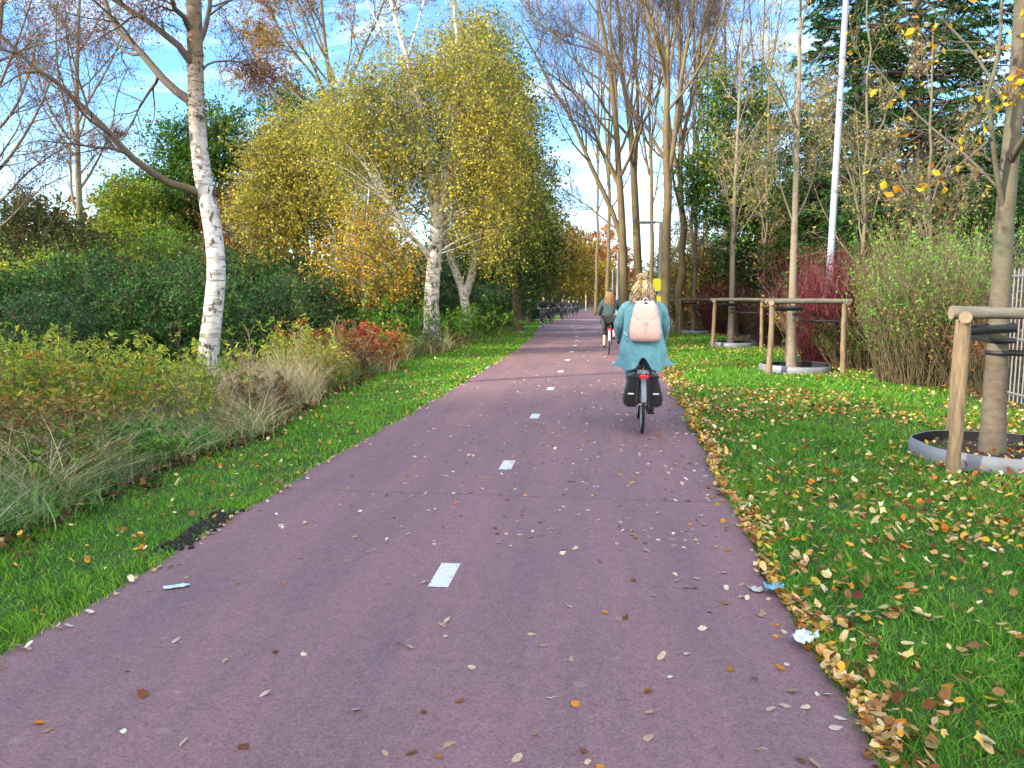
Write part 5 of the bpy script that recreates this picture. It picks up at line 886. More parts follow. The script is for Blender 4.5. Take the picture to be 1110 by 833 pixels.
for (cx, cy, lab, lr) in ((3.95, 8.43, 'nearest stake frame at the right edge, thick grey rails on tan stakes', 'grey plastic ring round the nearest staked tree'), (4.03, 17.3, 'second stake frame from the front, around the slim tree by the red dogwood', 'grey plastic ring round the second staked tree from the front'), (4.03, 25.9, 'third stake frame from the front, next left of the red dogwood', 'grey plastic ring round the third staked tree from the front'), (3.9, 36.0, 'fourth stake frame from the front, beside the poplar trunks', 'grey plastic ring round the fourth staked tree from the front'), (3.7, 44.2, 'farthest stake frame, half hidden by the rider in the blue coat', 'grey plastic ring round the farthest staked tree')):
    stake_frame(cx, cy, lab); root_ring(cx, cy, .78 if cy < 10 else .72, lr, .165)
# leaves lying in the near ring
mbk = MB(); n = 90; a = rnd(n)*6.28; q = rnd(n)**.5*.68; fallen(mbk, np.stack([3.95+q*np.cos(a), 8.43+q*np.sin(a), np.full(n, .085)], -1), .035+.03*rnd(n), pick(n, LP), .5, .5, 2); tag(mbk.build('leaf_litter', DRY), 'fallen leaves lying on the soil inside the nearest grey ring', 'fallen leaves', kind='stuff')

STEEL = plain('galvanised_steel', (.24, .25, .27), .5, metal=.25, nscale=8, namt=.1); WHT = plain('white_painted_steel', (.31, .35, .45), .4, nscale=4, namt=.08); DKM = plain('grey_lamp_housing', (.16, .17, .18), .45, nscale=8)
YEL = plain('yellow_sign_face', (.75, .72, .02), .45, nscale=5, namt=.05); GLASS = plain('frosted_lamp_glass', (.6, .62, .65), .25, nscale=5, namt=.05)
def lamp(x, y, h, arm, label, r0=.06):
    z = float(gz(y)); r = thing('street_lamp', label, 'street lamp', (x, y, z-.05)); b = np.array(r.location)
    mb = MB(); tubes(mb, np.array([[b, b+[0, 0, 1.0], b+[0, 0, 1.01], b+[0, 0, h*.6], b+[0, 0, h]]]), np.array([[r0*1.25, r0*1.25, r0, r0*.85, r0*.65]]), 14, caps=True); mb.build('pole', STEEL, r)
    if arm:
        mb = MB(); a = b+np.array([0, 0, h-.03]); tubes(mb, np.array([[a, a+[-arm*.5, 0, .03], a+[-arm, 0, .03]]]), np.array([[.03, .028, .025]]), 8); mb.build('arm', STEEL, r)
        mb = MB(); c = a+np.array([-arm-.2, 0, .02]); box(mb, c, (.55, .2, .07), bev=.025); lh = mb.build('lamp_head', DKM, r)
        mb = MB(); box(mb, c-np.array([0, 0, .04]), (.4, .14, .03), bev=.01); g = mb.build('lens', GLASS, lh, origin=b); 
    return r
p = at(714, 340, 25.5); r = lamp(p[0], 25.5, at(714, 239, 25.5)[2]-float(gz(25.5)), .22, 'street lamp with short arm right of the blue coated rider, carrying a yellow sign', .065)
def sign(x, y, z, w_, h_, label, rnd_=True):
    mb = MB(); n = 10; s = []; R_ = min(w_, h_)*.3
    for cx_, cz_, a0 in ((w_/2-R_, h_/2-R_, 0), (-w_/2+R_, h_/2-R_, 90), (-w_/2+R_, -h_/2+R_, 180), (w_/2-R_, -h_/2+R_, 270)):
        for k in range(n): a = math.radians(a0+90*k/(n-1)); s.append((cx_+R_*math.cos(a), cz_+R_*math.sin(a)))
    s = np.array(s); m = len(s); V = np.concatenate([np.stack([s[:, 0], s[:, 0]*0-.02, s[:, 1]], -1), np.stack([s[:, 0], s[:, 0]*0+.02, s[:, 1]], -1), [[0, -.02, 0], [0, .02, 0]]]); V += np.array([x, y, z])
    mb.add(V, [(i, (i+1) % m, 2*m) for i in range(m)]+[(m+(i+1) % m, m+i, 2*m+1) for i in range(m)], None, 0, False); mb.add(V[:2*m], [(i, m+i, m+(i+1) % m, (i+1) % m) for i in range(m)], None, 0, False)
    o = mb.build('yellow_sign', YEL, origin=(x, y, z)); return tag(o, label, 'sign')
q = at(712, 309, 25.4); sign(q[0], 25.4, q[2], .26, .40, 'bright yellow plate with rounded corners on the street lamp beside the rider')
q = at(713, 326, 25.4); sign(q[0], 25.4, q[2], .2, .3, 'smaller yellow plate just below the larger yellow one')
p = at(669, 340, 50); lamp(p[0], 50, at(669, 271, 50)[2]-float(gz(50)), .25, 'street lamp with arm farther up the path, left of the leaning poplar', .09)
p = at(663.5, 340, 84); lamp(p[0], 84, at(663.5, 292, 84)[2]-float(gz(84)), .4, 'farthest street lamp with arm, tiny beside the far path', .1)
p = at(557, 345, 40); lamp(p[0], 40, at(557, 262, 40)[2]-float(gz(40)), 0, 'thin pale pole in front of the dark willow on the left', .05)
# white mast
Y = 21.0; t_ = at(909, -40, Y); b_ = at(898, 300, Y); r = thing('lighting_mast', 'tall white lighting mast rising out of the red dogwood', 'mast', (b_[0], Y, float(gz(Y))-.05)); b = np.array(r.location); mb = MB(); tp = np.array([b[0]+.12, Y, 10.5])
tubes(mb, np.array([[b, lerp(b, tp, .2), lerp(b, tp, .201), lerp(b, tp, .6), tp]]), np.array([[.092, .092, .084, .076, .065]]), 18, caps=True); mb.build('pole', WHT, r)
for k, (zz, rr_) in enumerate(((1.2, .10), (4.2, .094), (7.4, .09))):
    mb = MB(); c = lerp(b, tp, zz/tp[2]); tubes(mb, np.array([[c, c+[0, 0, .06]]]), np.array([[rr_, rr_]]), 18, caps=True); mb.build('clamp_band', STEEL, r)
for dx in (-.7, .7):
    mb = MB(); box(mb, tp+np.array([dx, -.1, .1]), (.5, .18, .4), bev=.03); mb.build('floodlight', DKM, r)
mb = MB(); tubes(mb, np.array([[tp+[-.8, 0, -.02], tp+[.8, 0, -.02]]]), np.array([[.035, .035]]), 8, caps=True); mb.build('crossbar', STEEL, r)
# bar fence at the right
def bar_fence(x, y0, y1, h, label):
    z = float(gz(y0)); r = thing('bar_fence', label, 'fence', (x, y0, z-.05)); b = np.array(r.location); mb = MB()
    for zz in (h-.08, h*.5, .2): tubes(mb, np.array([[(x, y0, b[2]+zz), (x, y1, b[2]+zz)]]), np.array([[.02, .02]]), 8, caps=True)
    mb.build('rails', STEEL, r)
    mb = MB(); ys = np.arange(y0+.06, y1, .12); S = np.stack([np.full(len(ys), x), ys, np.full(len(ys), b[2]+.08)], -1); tubes(mb, np.stack([S, S+[0, 0, h-.05]], 1), np.full((len(ys), 2), .011), 8); mb.build('bars', STEEL, r)
    for yy in np.arange(y0, y1+.1, 2.4):
        mb = MB(); box(mb, (x, yy, b[2]+h/2), (.06, .06, h+.05), bev=.008); mb.build('post', STEEL, r)
bar_fence(6.15, 6.2, 13.4, 2.05, 'galvanised vertical bar fence at the right edge behind the nearest staked tree')
# tall wire fence behind the shrubs
def wire_fence(pts, h, label):
    pts = [np.array(p, float) for p in pts]; z = float(gz(pts[0][1])); r = thing('wire_fence', label, 'fence', (pts[0][0], pts[0][1], z-.05)); d = pts[-1]-pts[0]; n = int(np.linalg.norm(d)/3)
    for k in range(n+1):
        p = lerp(pts[0], pts[-1], k/n); zz = float(gz(p[1])); mb = MB(); q = np.array([p[0], p[1], zz]); tubes(mb, np.array([[q, q+[0, 0, h], q+[0, 0, h+.15]]]) if 1 else 0, np.array([[.03, .03, .028]]), 8, caps=True); mb.build('post', STEEL, r)
    a, c = pts; za, zc = float(gz(a[1])), float(gz(c[1])); A0 = np.array([a[0]+.035, a[1], za]); C0 = np.array([c[0]+.035, c[1], zc]); L_ = np.linalg.norm(C0-A0)
    mb = MB(); st = .12; P = []
    for s in np.arange(-h, L_, st):
        for sg in (1, -1):
            u0, z0, u1, z1 = (s, 0, s+h, h) if sg > 0 else (s+h, 0, s, h)
            P.append((u0, z0, u1, z1))
    P = np.array(P); cl = []
    for u0, z0, u1, z1 in P:
        t0, t1 = 0, 1
        if u1 != u0:
            ta, tb = (0-u0)/(u1-u0), (L_-u0)/(u1-u0); t0 = max(t0, min(ta, tb)); t1 = min(t1, max(ta, tb))
        if t1 > t0: cl.append(((u0+(u1-u0)*t0, z0+(z1-z0)*t0), (u0+(u1-u0)*t1, z0+(z1-z0)*t1)))
    e = (C0-A0)/L_; Q = np.array([[A0+e*p[0]+[0, 0, p[1]], A0+e*q[0]+[0, 0, q[1]]] for p, q in cl]); tubes(mb, Q, np.full((len(Q), 2), .0025), 3); mb.build('mesh', STEEL, r)
    mb = MB(); tubes(mb, np.array([[A0+[0, 0, h], C0+[0, 0, h]], [A0+[0, 0, h*.5], C0+[0, 0, h*.5]]]), np.full((2, 2), .012), 6); mb.build('rails', STEEL, r)
wire_fence([(9.3, 17.5), (6.9, 50)], 3.0, 'tall chain link fence with steel posts behind the shrubs on the right')
# pale building glimpsed through the trees at right
BW = plain('pale_render_wall', (.55, .54, .50), .8, nscale=2, namt=.1); BR = plain('grey_roof', (.14, .13, .13), .8, nscale=3); BG = plain('window_glass', (.06, .08, .10), .12, nscale=1, namt=.3); BF = plain('white_window_frame', (.7, .7, .7), .5, nscale=2, namt=.05)
def building(cx, cy, w_, d_, h_, cols, label, rz=0.0, mx=0):
    r = thing('house', label, 'building', (cx, cy, float(gz(cy))-.05), rz=rz); b = (0, 0, 0)
    mb = MB(); box(mb, (0, 0, h_/2), (w_, d_, h_)); mb.build('wall', BW, r, origin=b)
    mb = MB(); V = [(-w_/2-.3, -d_/2-.4, h_+.003), (w_/2+.3, -d_/2-.4, h_+.003), (w_/2+.3, d_/2+.4, h_+.003), (-w_/2-.3, d_/2+.4, h_+.003), (-w_/2-.3, 0, h_+1.8), (w_/2+.3, 0, h_+1.8)]; mb.add(V, [(0, 1, 5, 4), (2, 3, 4, 5), (3, 2, 1, 0)], None, 0, False); mb.add(V, [(1, 2, 5), (3, 0, 4)], None, 0, False); mb.build('roof', BR, r, origin=b)
    for fl in range(2):
        for k in range(cols):
            for face in (0, 1):
                if face == 0: px_, py_, s1, s2 = -w_/2+(k+.5)*w_/cols, -d_/2-.02, (1.5, .10, 1.4), (1.3, .04, 1.2)
                else:
                    if k >= 4: continue
                    px_, py_, s1, s2 = -w_/2-.02, -d_/2+(k+.5)*d_/4, (.10, 1.5, 1.4), (.04, 1.3, 1.2)
                zz = 1.6+fl*2.9; mb = MB(); box(mb, (px_, py_, zz), s1); fr = mb.build('window', BF, r, origin=b); mb = MB(); off = (0, -.035, 0) if face == 0 else (-.035, 0, 0); box(mb, np.array((px_, py_, zz))+off, s2); mb.build('pane', BG, fr, origin=b)
building(24, 52, 20, 9, 6, 7, 'pale two storey house glimpsed through the evergreens on the right', -.12)
building(15.5, 84, 12, 9, 6, 5, 'pale house farther back seen between the slim trunks right of the poplars', .1)
# small white post at the far end
q = at(635, 330, 118); mb = MB(); b = np.array([q[0], 118, float(gz(118))-.05]); tubes(mb, np.array([[b, b+[0, 0, 2.6]]]), np.array([[.1, .1]]), 10, caps=True); tag(mb.build('marker_post', plain('cream_post', (.6, .56, .4), .6), origin=tuple(b)), 'small cream post beside the far end of the path', 'post')
# litter on the path
def paper(x, y, z, s, col, label, name='paper_scrap', rz=0, amp=.25):
    n = 9; u, v = np.meshgrid(np.linspace(-.5, .5, n), np.linspace(-.5, .5, n)); V = np.stack([u*s[0]+rn(n, n)*s[0]*.02, v*s[1]+rn(n, n)*s[1]*.02, .006+amp*s[1]*np.abs(np.sin(u*5+v*3)+.5*np.sin(v*9-u*4)+.3*rn(n, n))*.5], -1).reshape(-1, 3); k = (np.abs(u)*1.2+np.abs(v)).ravel()
    mb = MB(); mb.add(V, [(j*n+i, j*n+i+1, (j+1)*n+i+1, (j+1)*n+i) for j in range(n-1) for i in range(n-1) if not ((i in (0, n-2)) and (j in (0, n-2)))]); o = mb.build(name, plain(name+'_mat', col, .6, nscale=30, namt=.12)); o.location = (x, y, z); o.rotation_euler = (0, 0, rz); sm = o.modifiers.new('thick', 'SOLIDIFY'); sm.thickness = .0015; return tag(o, label, 'litter')
paper(.96, 4.42, .035, (.11, .08), (.16, .42, .62), 'crumpled blue wrapper among the leaves on the right path edge', 'blue_wrapper', .4, .5)
paper(.87, 4.45, .008, (.06, .07), (.5, .52, .5), 'grey white scrap stuck to the left side of the blue wrapper', 'paper_scrap', 1.0, .3)
paper(.975, 3.77, .04, (.15, .10), (.68, .74, .78), 'crumpled white tissue at the right path edge, nearer than the blue wrapper', 'tissue', .9, .35)
paper(-2.45, 4.1, .01, (.14, .05), (.55, .66, .74), 'pale blue torn scrap by the left path edge', 'paper_scrap', .5, .2)
# ------------------------------------------------------------------ people and bicycles (local frame: +Y is the riding direction, rear hub above y=0)
def skin_mesh(name, joints, edges, mats, parent, root=0, sub=2):
    """one continuous surface grown round a skeleton: joints = {name: (x, y, z, rx[, ry])}"""
    names = list(joints); idx = {n: i for i, n in enumerate(names)}
    me = bpy.data.meshes.new(name); me.from_pydata([joints[n][:3] for n in names], [(idx[a], idx[b]) for a, b in edges], [])
    o = bpy.data.objects.new(name, me); C.objects.link(o); sk = o.modifiers.new('skin', 'SKIN'); sk.use_smooth_shade = True
    for i, n in enumerate(names):
        v = me.skin_vertices[0].data[i]; j = joints[n]; v.radius = (j[3], j[4] if len(j) > 4 else j[3]); v.use_root = (i == root)
    sb = o.modifiers.new('sub', 'SUBSURF'); sb.levels = sub; sb.render_levels = sub
    dg = bpy.context.evaluated_depsgraph_get(); dg.update(); me2 = bpy.data.meshes.new_from_object(o.evaluated_get(dg)); bpy.data.objects.remove(o); bpy.data.meshes.remove(me)
    me2.name = name; me2.materials.clear()
    for m in (mats if isinstance(mats, (list, tuple)) else [mats]): me2.materials.append(m)
    for p in me2.polygons: p.use_smooth = True
    o = bpy.data.objects.new(name, me2); C.objects.link(o); o.parent = parent; return o
SKIN = plain('skin', (.62, .40, .31), .5, nscale=12, namt=.06)
def cloth(name, col, **k): return plain(name, col, .85, nscale=k.get('nscale', 14), namt=k.get('namt', .14), bump=k.get('bump', .35), sheen=.2)
JEANS = cloth('blue_denim', (.06, .13, .27)); BLACKC = cloth('black_cloth', (.012, .012, .016)); NAVY = cloth('navy_cloth', (.016, .022, .045)); DKT = cloth('dark_teal_jacket', (.035, .065, .08)); SHOE = cloth('dark_shoes', (.02, .018, .018))
COAT = plain('turquoise_wool', (.125, .335, .395), .9, nscale=7, namt=.10, bump=1.0, stretch=(1.6, 1.6, .8), sheen=.3)
for n_ in COAT.node_tree.nodes:
    if n_.type == 'BUMP': n_.inputs['Distance'].default_value = .05
O0 = (0, 0, 0)
def head_mesh(c, yawh, sc=1.0, col=None):
    """sculpted head with brow, eye sockets, nose, mouth and chin; face looks along +Y"""
    import bmesh
    bm = bmesh.new(); bmesh.ops.create_uvsphere(bm, u_segments=32, v_segments=24, radius=1); V = np.array([v.co[:] for v in bm.verts]); Fq = [[v.index for v in f.verts] for f in bm.faces]; bm.free()
    x, y, z = V.T.copy(); X = x*.076*(1-.18*np.clip(-z, 0, 1)**2); Yv = y*.097; Z = z*.118
    fr = np.clip(y, 0, 1)
    Yv += fr*.006*np.exp(-((z+.85)/.25)**2)+.022*np.exp(-(x/.13)**2-((z+.12)/.17)**2)*fr  # chin, nose
    Yv -= .010*(np.exp(-((x-.36)/.17)**2-((z-.08)/.13)**2)+np.exp(-((x+.36)/.17)**2-((z-.08)/.13)**2))*fr
    Yv += .006*np.exp(-(x/.28)**2-((z+.50)/.07)**2)*fr-.004*np.exp(-(x/.3)**2-((z+.43)/.03)**2)*fr
    for s in (-1, 1): X += s*.016*np.exp(-((x-s*.95)/.2)**2-((z)/.22)**2-((y+.02)/.16)**2)  # ears
    P = np.stack([X, Yv, Z], -1)*sc; a = yawh; R = np.array([[math.cos(a), -math.sin(a), 0], [math.sin(a), math.cos(a), 0], [0, 0, 1]])
    return P@R.T+np.array(c), Fq, R
def quadmb(mb, V, Fq, m=0):
    t = [f for f in Fq if len(f) == 3]; q = [f for f in Fq if len(f) == 4]; b = mb.n; mb.add(V, q, None, m)
    if t: mb.f.append((np.array(t)+b, m, True))
EYEW = plain('eye_white', (.7, .7, .7), .3, nscale=5); IRIS = plain('iris', (.03, .03, .03), .3, nscale=5); LIP = plain('lips', (.45, .16, .14), .5, nscale=5)
def hand_mesh(mb, wrist, d, palmn, side, grip=True, s=1.0, m=0):
    """palm plus five tapered, bent fingers closing round a handlebar grip; joins into mb"""
    d = nrm(np.array(d, float)); n = nrm(np.array(palmn, float)); n = nrm(n-d*np.dot(n, d)); t = np.cross(d, n)*side
    w_ = np.array(wrist, float)
    tubes(mb, np.array([[w_-d*.02, w_+d*.03*s, w_+d*.065*s, w_+d*.085*s]]), np.array([[.024, .034, .036, .026]])*s, 10, None, m, True)
    for k in range(4):
        o = (k-1.5)*.019*s; L_ = (.034, .038, .036, .029)[k]*s; b = w_+d*.075*s+t*o; p1 = b+d*L_; p2 = p1+(d*.25+n*.95)*L_*.8; p3 = p2+(-d*.7+n*.7)*L_*.65
        tubes(mb, np.array([[b-d*.02, b, p1, p2, p3]]), np.array([[.0095, .0095, .009, .0082, .0065]])*s, 8, None, m, True)
    b = w_+d*.03*s+t*(-.03)*s; p1 = b+(d*.5-t*.6+n*.35)*.036*s; p2 = p1+(d*.5+n*.8)*.032*s; tubes(mb, np.array([[b, p1, p2]]), np.array([[.012, .011, .008]])*s, 8, None, m, True)

def body(parent, J, head_c, yawh=0, skinm=None, sc=1.0):
    """continuous body: skinned skeleton; head with a face is fused on the neck in the same mesh"""
    ed = [('pelvis', 'waist'), ('waist', 'chest'), ('chest', 'neckb'), ('neckb', 'neck'), ('neck', 'skull'), ('chest', 'shL'), ('chest', 'shR'), ('shL', 'elL'), ('elL', 'wrL'), ('shR', 'elR'), ('elR', 'wrR'), ('pelvis', 'hipL'), ('pelvis', 'hipR'), ('hipL', 'knL'), ('knL', 'anL'), ('anL', 'toL'), ('hipR', 'knR'), ('knR', 'anR'), ('anR', 'toR')]
    o = skin_mesh('body', J, ed, [skinm or SKIN, EYEW, IRIS, LIP], parent, 0, 2)
    mb = MB(); V, Fq, R = head_mesh(head_c, yawh); quadmb(mb, V, Fq)
    for s in (-1, 1):
        e = np.array([s*.031, .083, .008])@R.T+head_c; th = np.linspace(0, 2*PI, 11)[:-1]; tubes(mb, np.array([[e, e+np.array([0, .004, 0])@R.T]]), np.array([[.011, .007]]), 10, None, 1, True); tubes(mb, np.array([[e, e+np.array([0, .0055, 0])@R.T]]), np.array([[.0055, .005]]), 8, None, 2, True)
    l = np.array([0, .093, -.052])@R.T+head_c; tubes(mb, np.array([[l+np.array([-.022, -.006, 0])@R.T, l+np.array([0, .003, .001])@R.T, l+np.array([.022, -.006, 0])@R.T]]), np.array([[.003, .006, .003]]), 8, None, 3)
    for s, w_ in (('L', 'wrL'), ('R', 'wrR')):
        wv = np.array(J[w_][:3]); ev = np.array(J['el'+s][:3]); hand_mesh(mb, wv+nrm(wv-ev)*.01, nrm((wv-ev)*np.array([.5, 1, .4])), (0, .15, -1), 1 if s == 'L' else -1)
    h = mb.build('tmp', [SKIN], None)
    # merge the head and hands into the body mesh
    for m_ in (EYEW, IRIS, LIP): h.data.materials.append(m_)
    h.data.materials[0] = skinm or SKIN
    import bmesh
    bm = bmesh.new(); bm.from_mesh(o.data); bm.from_mesh(h.data); bm.to_mesh(o.data); bm.free(); bpy.data.objects.remove(h); return o
def rider_joints(pz=1.0, py=.28, lean=.12, hx=.30, hy=.86, hz=1.06, kneeL=(.82, .70), kneeR=(.66, .74), footL=(.50, .46), footR=(.16, .46), top=1.86, hipw=.10, shw=.185):
    sh = 1.50*top/1.86; J = {}
    J['pelvis'] = (0, py, pz, .13, .11); J['waist'] = (0, py+lean*.35, pz+.19, .12, .09); J['chest'] = (0, py+lean*.85, sh-.12, .145, .10); J['neckb'] = (0, py+lean, sh+.01, .06, .055); J['neck'] = (0, py+lean+.015, sh+.07, .05, .05); J['skull'] = (0, py+lean+.03, sh+.15, .055, .06)
    for s, k in ((-1, 'L'), (1, 'R')):
        J['sh'+k] = (s*shw, py+lean, sh-.04, .062, .06); J['el'+k] = (s*hx*1.0, py+lean+.12, (sh+hz)/2-.08, .044); J['wr'+k] = (s*hx*.93, hy-.07, hz+.03, .026)
        J['hip'+k] = (s*hipw, py+.02, pz-.03, .10, .10)
        kz, ky = kneeL if k == 'L' else kneeR; fz, fy = footL if k == 'L' else footR
        J['kn'+k] = (s*.125, ky, kz, .06); J['an'+k] = (s*.125, fy-.03, fz+.02, .037); J['to'+k] = (s*.125, fy+.13, fz-.04, .028)
    return J
def inflate(J, keys, add): return {k: (*J[k][:3], J[k][3]+add, (J[k][4] if len(J[k]) > 4 else J[k][3])+add) for k in keys}
def trousers(parent, J, m, add=.014):
    K = inflate(J, ['pelvis', 'hipL', 'hipR', 'knL', 'knR', 'anL', 'anR'], add); K['pelvis'] = (*J['pelvis'][:3], J['pelvis'][3]+.02, J['pelvis'][4]+.02)
    for s in 'LR': K['an'+s] = (J['an'+s][0], J['an'+s][1], J['an'+s][2]+.05, .052)
    return skin_mesh('trousers', K, [('pelvis', 'hipL'), ('pelvis', 'hipR'), ('hipL', 'knL'), ('knL', 'anL'), ('hipR', 'knR'), ('knR', 'anR')], m, parent)
def jacket(parent, J, m, add=.022, name='jacket'):
    K = inflate(J, ['pelvis', 'waist', 'chest', 'shL', 'shR', 'elL', 'elR', 'wrL', 'wrR'], add); K['coll'] = (J['neckb'][0], J['neckb'][1]-.005, J['neckb'][2]+.0, .075, .07)
    return skin_mesh(name, K, [('waist', 'chest'), ('chest', 'coll'), ('pelvis', 'waist'), ('chest', 'shL'), ('chest', 'shR'), ('shL', 'elL'), ('elL', 'wrL'), ('shR', 'elR'), ('elR', 'wrR')], m, parent)
def shoes(parent, J, m=SHOE):
    for s in 'LR':
        a, t = np.array(J['an'+s][:3]), np.array(J['to'+s][:3]); mb = MB(); P = np.array([a+[0, -.035, -.035], a+[0, .0, -.03], (a+t)/2+[0, 0, -.022], t+[0, 0, -.006], t+[0, .05, -.008]]); tubes(mb, P[None], np.array([[.032, .042, .044, .042, .018]]), 12, caps=True); mb.build('shoe', m, parent, origin=O0)
def strands(c, n, fx, r, col, K=6):
    mb = MB(); P = fx(n); tubes(mb, P, np.full((n, K), r)*np.linspace(1, .5, K)[None], 4, col); return mb
HAIRM = leaf_mat('hair_strands', .15, .45, .5)
def long_hair(parent, c, length, wid, pal, n=650, bun=True, name='hair', seed=0, back=-1):
    c = np.array(c, float); mb = MB(); K = 8
    a = rnd(n)*PI*2; el = rnd(n)*1.35; S = nrm(np.stack([np.cos(a)*np.cos(el), np.sin(a)*np.cos(el)*1.0-.12, np.sin(el)*1.0], -1)); k = (S[:, 1]*-back < .45) | (S[:, 2] > .55); S = S[k]; n = len(S)
    t = np.linspace(0, 1, K); P = np.empty((n, K, 3)); base = c+S*np.array([.082, .103, .122])
    out = S.copy(); out[:, 2] = 0; out = nrm(out+np.array([0, back*.35, 0])); L_ = length*(.6+.5*rnd(n)); ph = rnd(n)*6.28
    for i, tt in enumerate(t):
        flow = np.array([0, back*.05, 0])*tt
        P[:, i] = base+out*(wid*(tt**.7)*(.5+.7*rnd(n)[:, None]*0+.5))*1.0+flow+rn(n, 3)*.004; P[:, i, 2] = base[:, 2]-L_*tt**1.25+.012*(1-tt); P[:, i, 0] += .012*np.sin(ph+tt*9)*tt; P[:, i, 1] += .01*np.cos(ph+tt*8)*tt
    tubes(mb, P, .0052*(1-.5*t)[None].repeat(n, 0), 4, pick(n, pal, .3))
    # scalp cap under the strands
    V, Fq, R = head_mesh(c, 0, 1.07); V[:, 1] = np.where((V[:, 1]-c[1])*-back > .03, c[1]-back*.03+((V[:, 1]-c[1])+back*.03)*.4, V[:, 1]); V[:, 2] = np.maximum(V[:, 2], c[2]-.06)
    q = [f for f in Fq if len(f) == 4]; mb.add(V, q, srgb(pal[0][0])*.7)
    if bun:
        bc = c+np.array([-.01, back*.02, .145]); m_ = 170; th0 = rnd(m_)*6.28; inc = rn(m_)*.5; rr = .030+.018*rnd(m_); tt = np.linspace(0, 2.6+rnd()*1, K)
        P = np.stack([bc[0]+rr[:, None]*1.25*np.cos(th0[:, None]+tt), bc[1]+rr[:, None]*np.sin(th0[:, None]+tt), bc[2]+rr[:, None]*.9*np.sin(tt*1.3+th0[:, None]*2)+inc[:, None]*.012], -1); tubes(mb, P, np.full((m_, K), .004), 4, pick(m_, pal, .16))
        m_ = 40; th = rnd(m_)*6.28; P = bc+np.stack([np.cos(th), np.sin(th), .3+rn(m_)*.4], -1)[:, None]*np.linspace(.02, .085, K)[None, :, None]; P[..., 2] -= .02*np.linspace(0, 1, K)**2; tubes(mb, P, np.full((m_, K), .0022), 3, pick(m_, pal, .16))
    return mb.build(name, HAIRM, parent, origin=O0)
BLONDE = [('c4a67c', 3), ('dcc6a0', 2.4), ('94744e', 2.4), ('74583c', 1.6), ('ead8b8', 1)]; DKH = [('4a3626', 3), ('33261c', 2)]

# ---- bicycle
BLK = plain('black_frame_paint', (.015, .015, .018), .35, nscale=4); RUBT = plain('tyre_rubber', (.022, .022, .024), .8, nscale=60, namt=.3); ALU = plain('aluminium', (.45, .46, .48), .35, metal=.8, nscale=8); SAD = plain('saddle_vinyl', (.02, .018, .018), .6, nscale=30); REDL = plain('red_lens', (.75, .02, .015), .2, nscale=5); PANN = cloth('pannier_canvas', (.012, .012, .014)); REF = plain('reflective_strip', (.75, .76, .78), .3, nscale=5); MUDG = plain('grey_mudguard', (.22, .25, .30), .35, nscale=3); WMUD = plain('white_mudguard', (.75, .80, .85), .35, nscale=3)
def torus(mb, c, R_, r, n=64, s=12, m=0, arc=(0, 2*PI), squash=1.0, x0=0.):
    full_ = abs(arc[1]-arc[0]-2*PI) < 1e-6; th = np.linspace(arc[0], arc[1], n, endpoint=not full_); ph = np.arange(s)/s*2*PI; V = np.stack([(x0+r*np.sin(ph)*squash)[None, :]+0*th[:, None], c[0]+(R_+r*np.cos(ph))[None, :]*np.cos(th)[:, None], c[1]+(R_+r*np.cos(ph))[None, :]*np.sin(th)[:, None]], -1).reshape(-1, 3)
    nn = n if full_ else n-1; mb.add(V, [((i % n)*s+j, (i % n)*s+(j+1) % s, ((i+1) % n)*s+(j+1) % s, ((i+1) % n)*s+j) for i in range(nn) for j in range(s)], None, m)
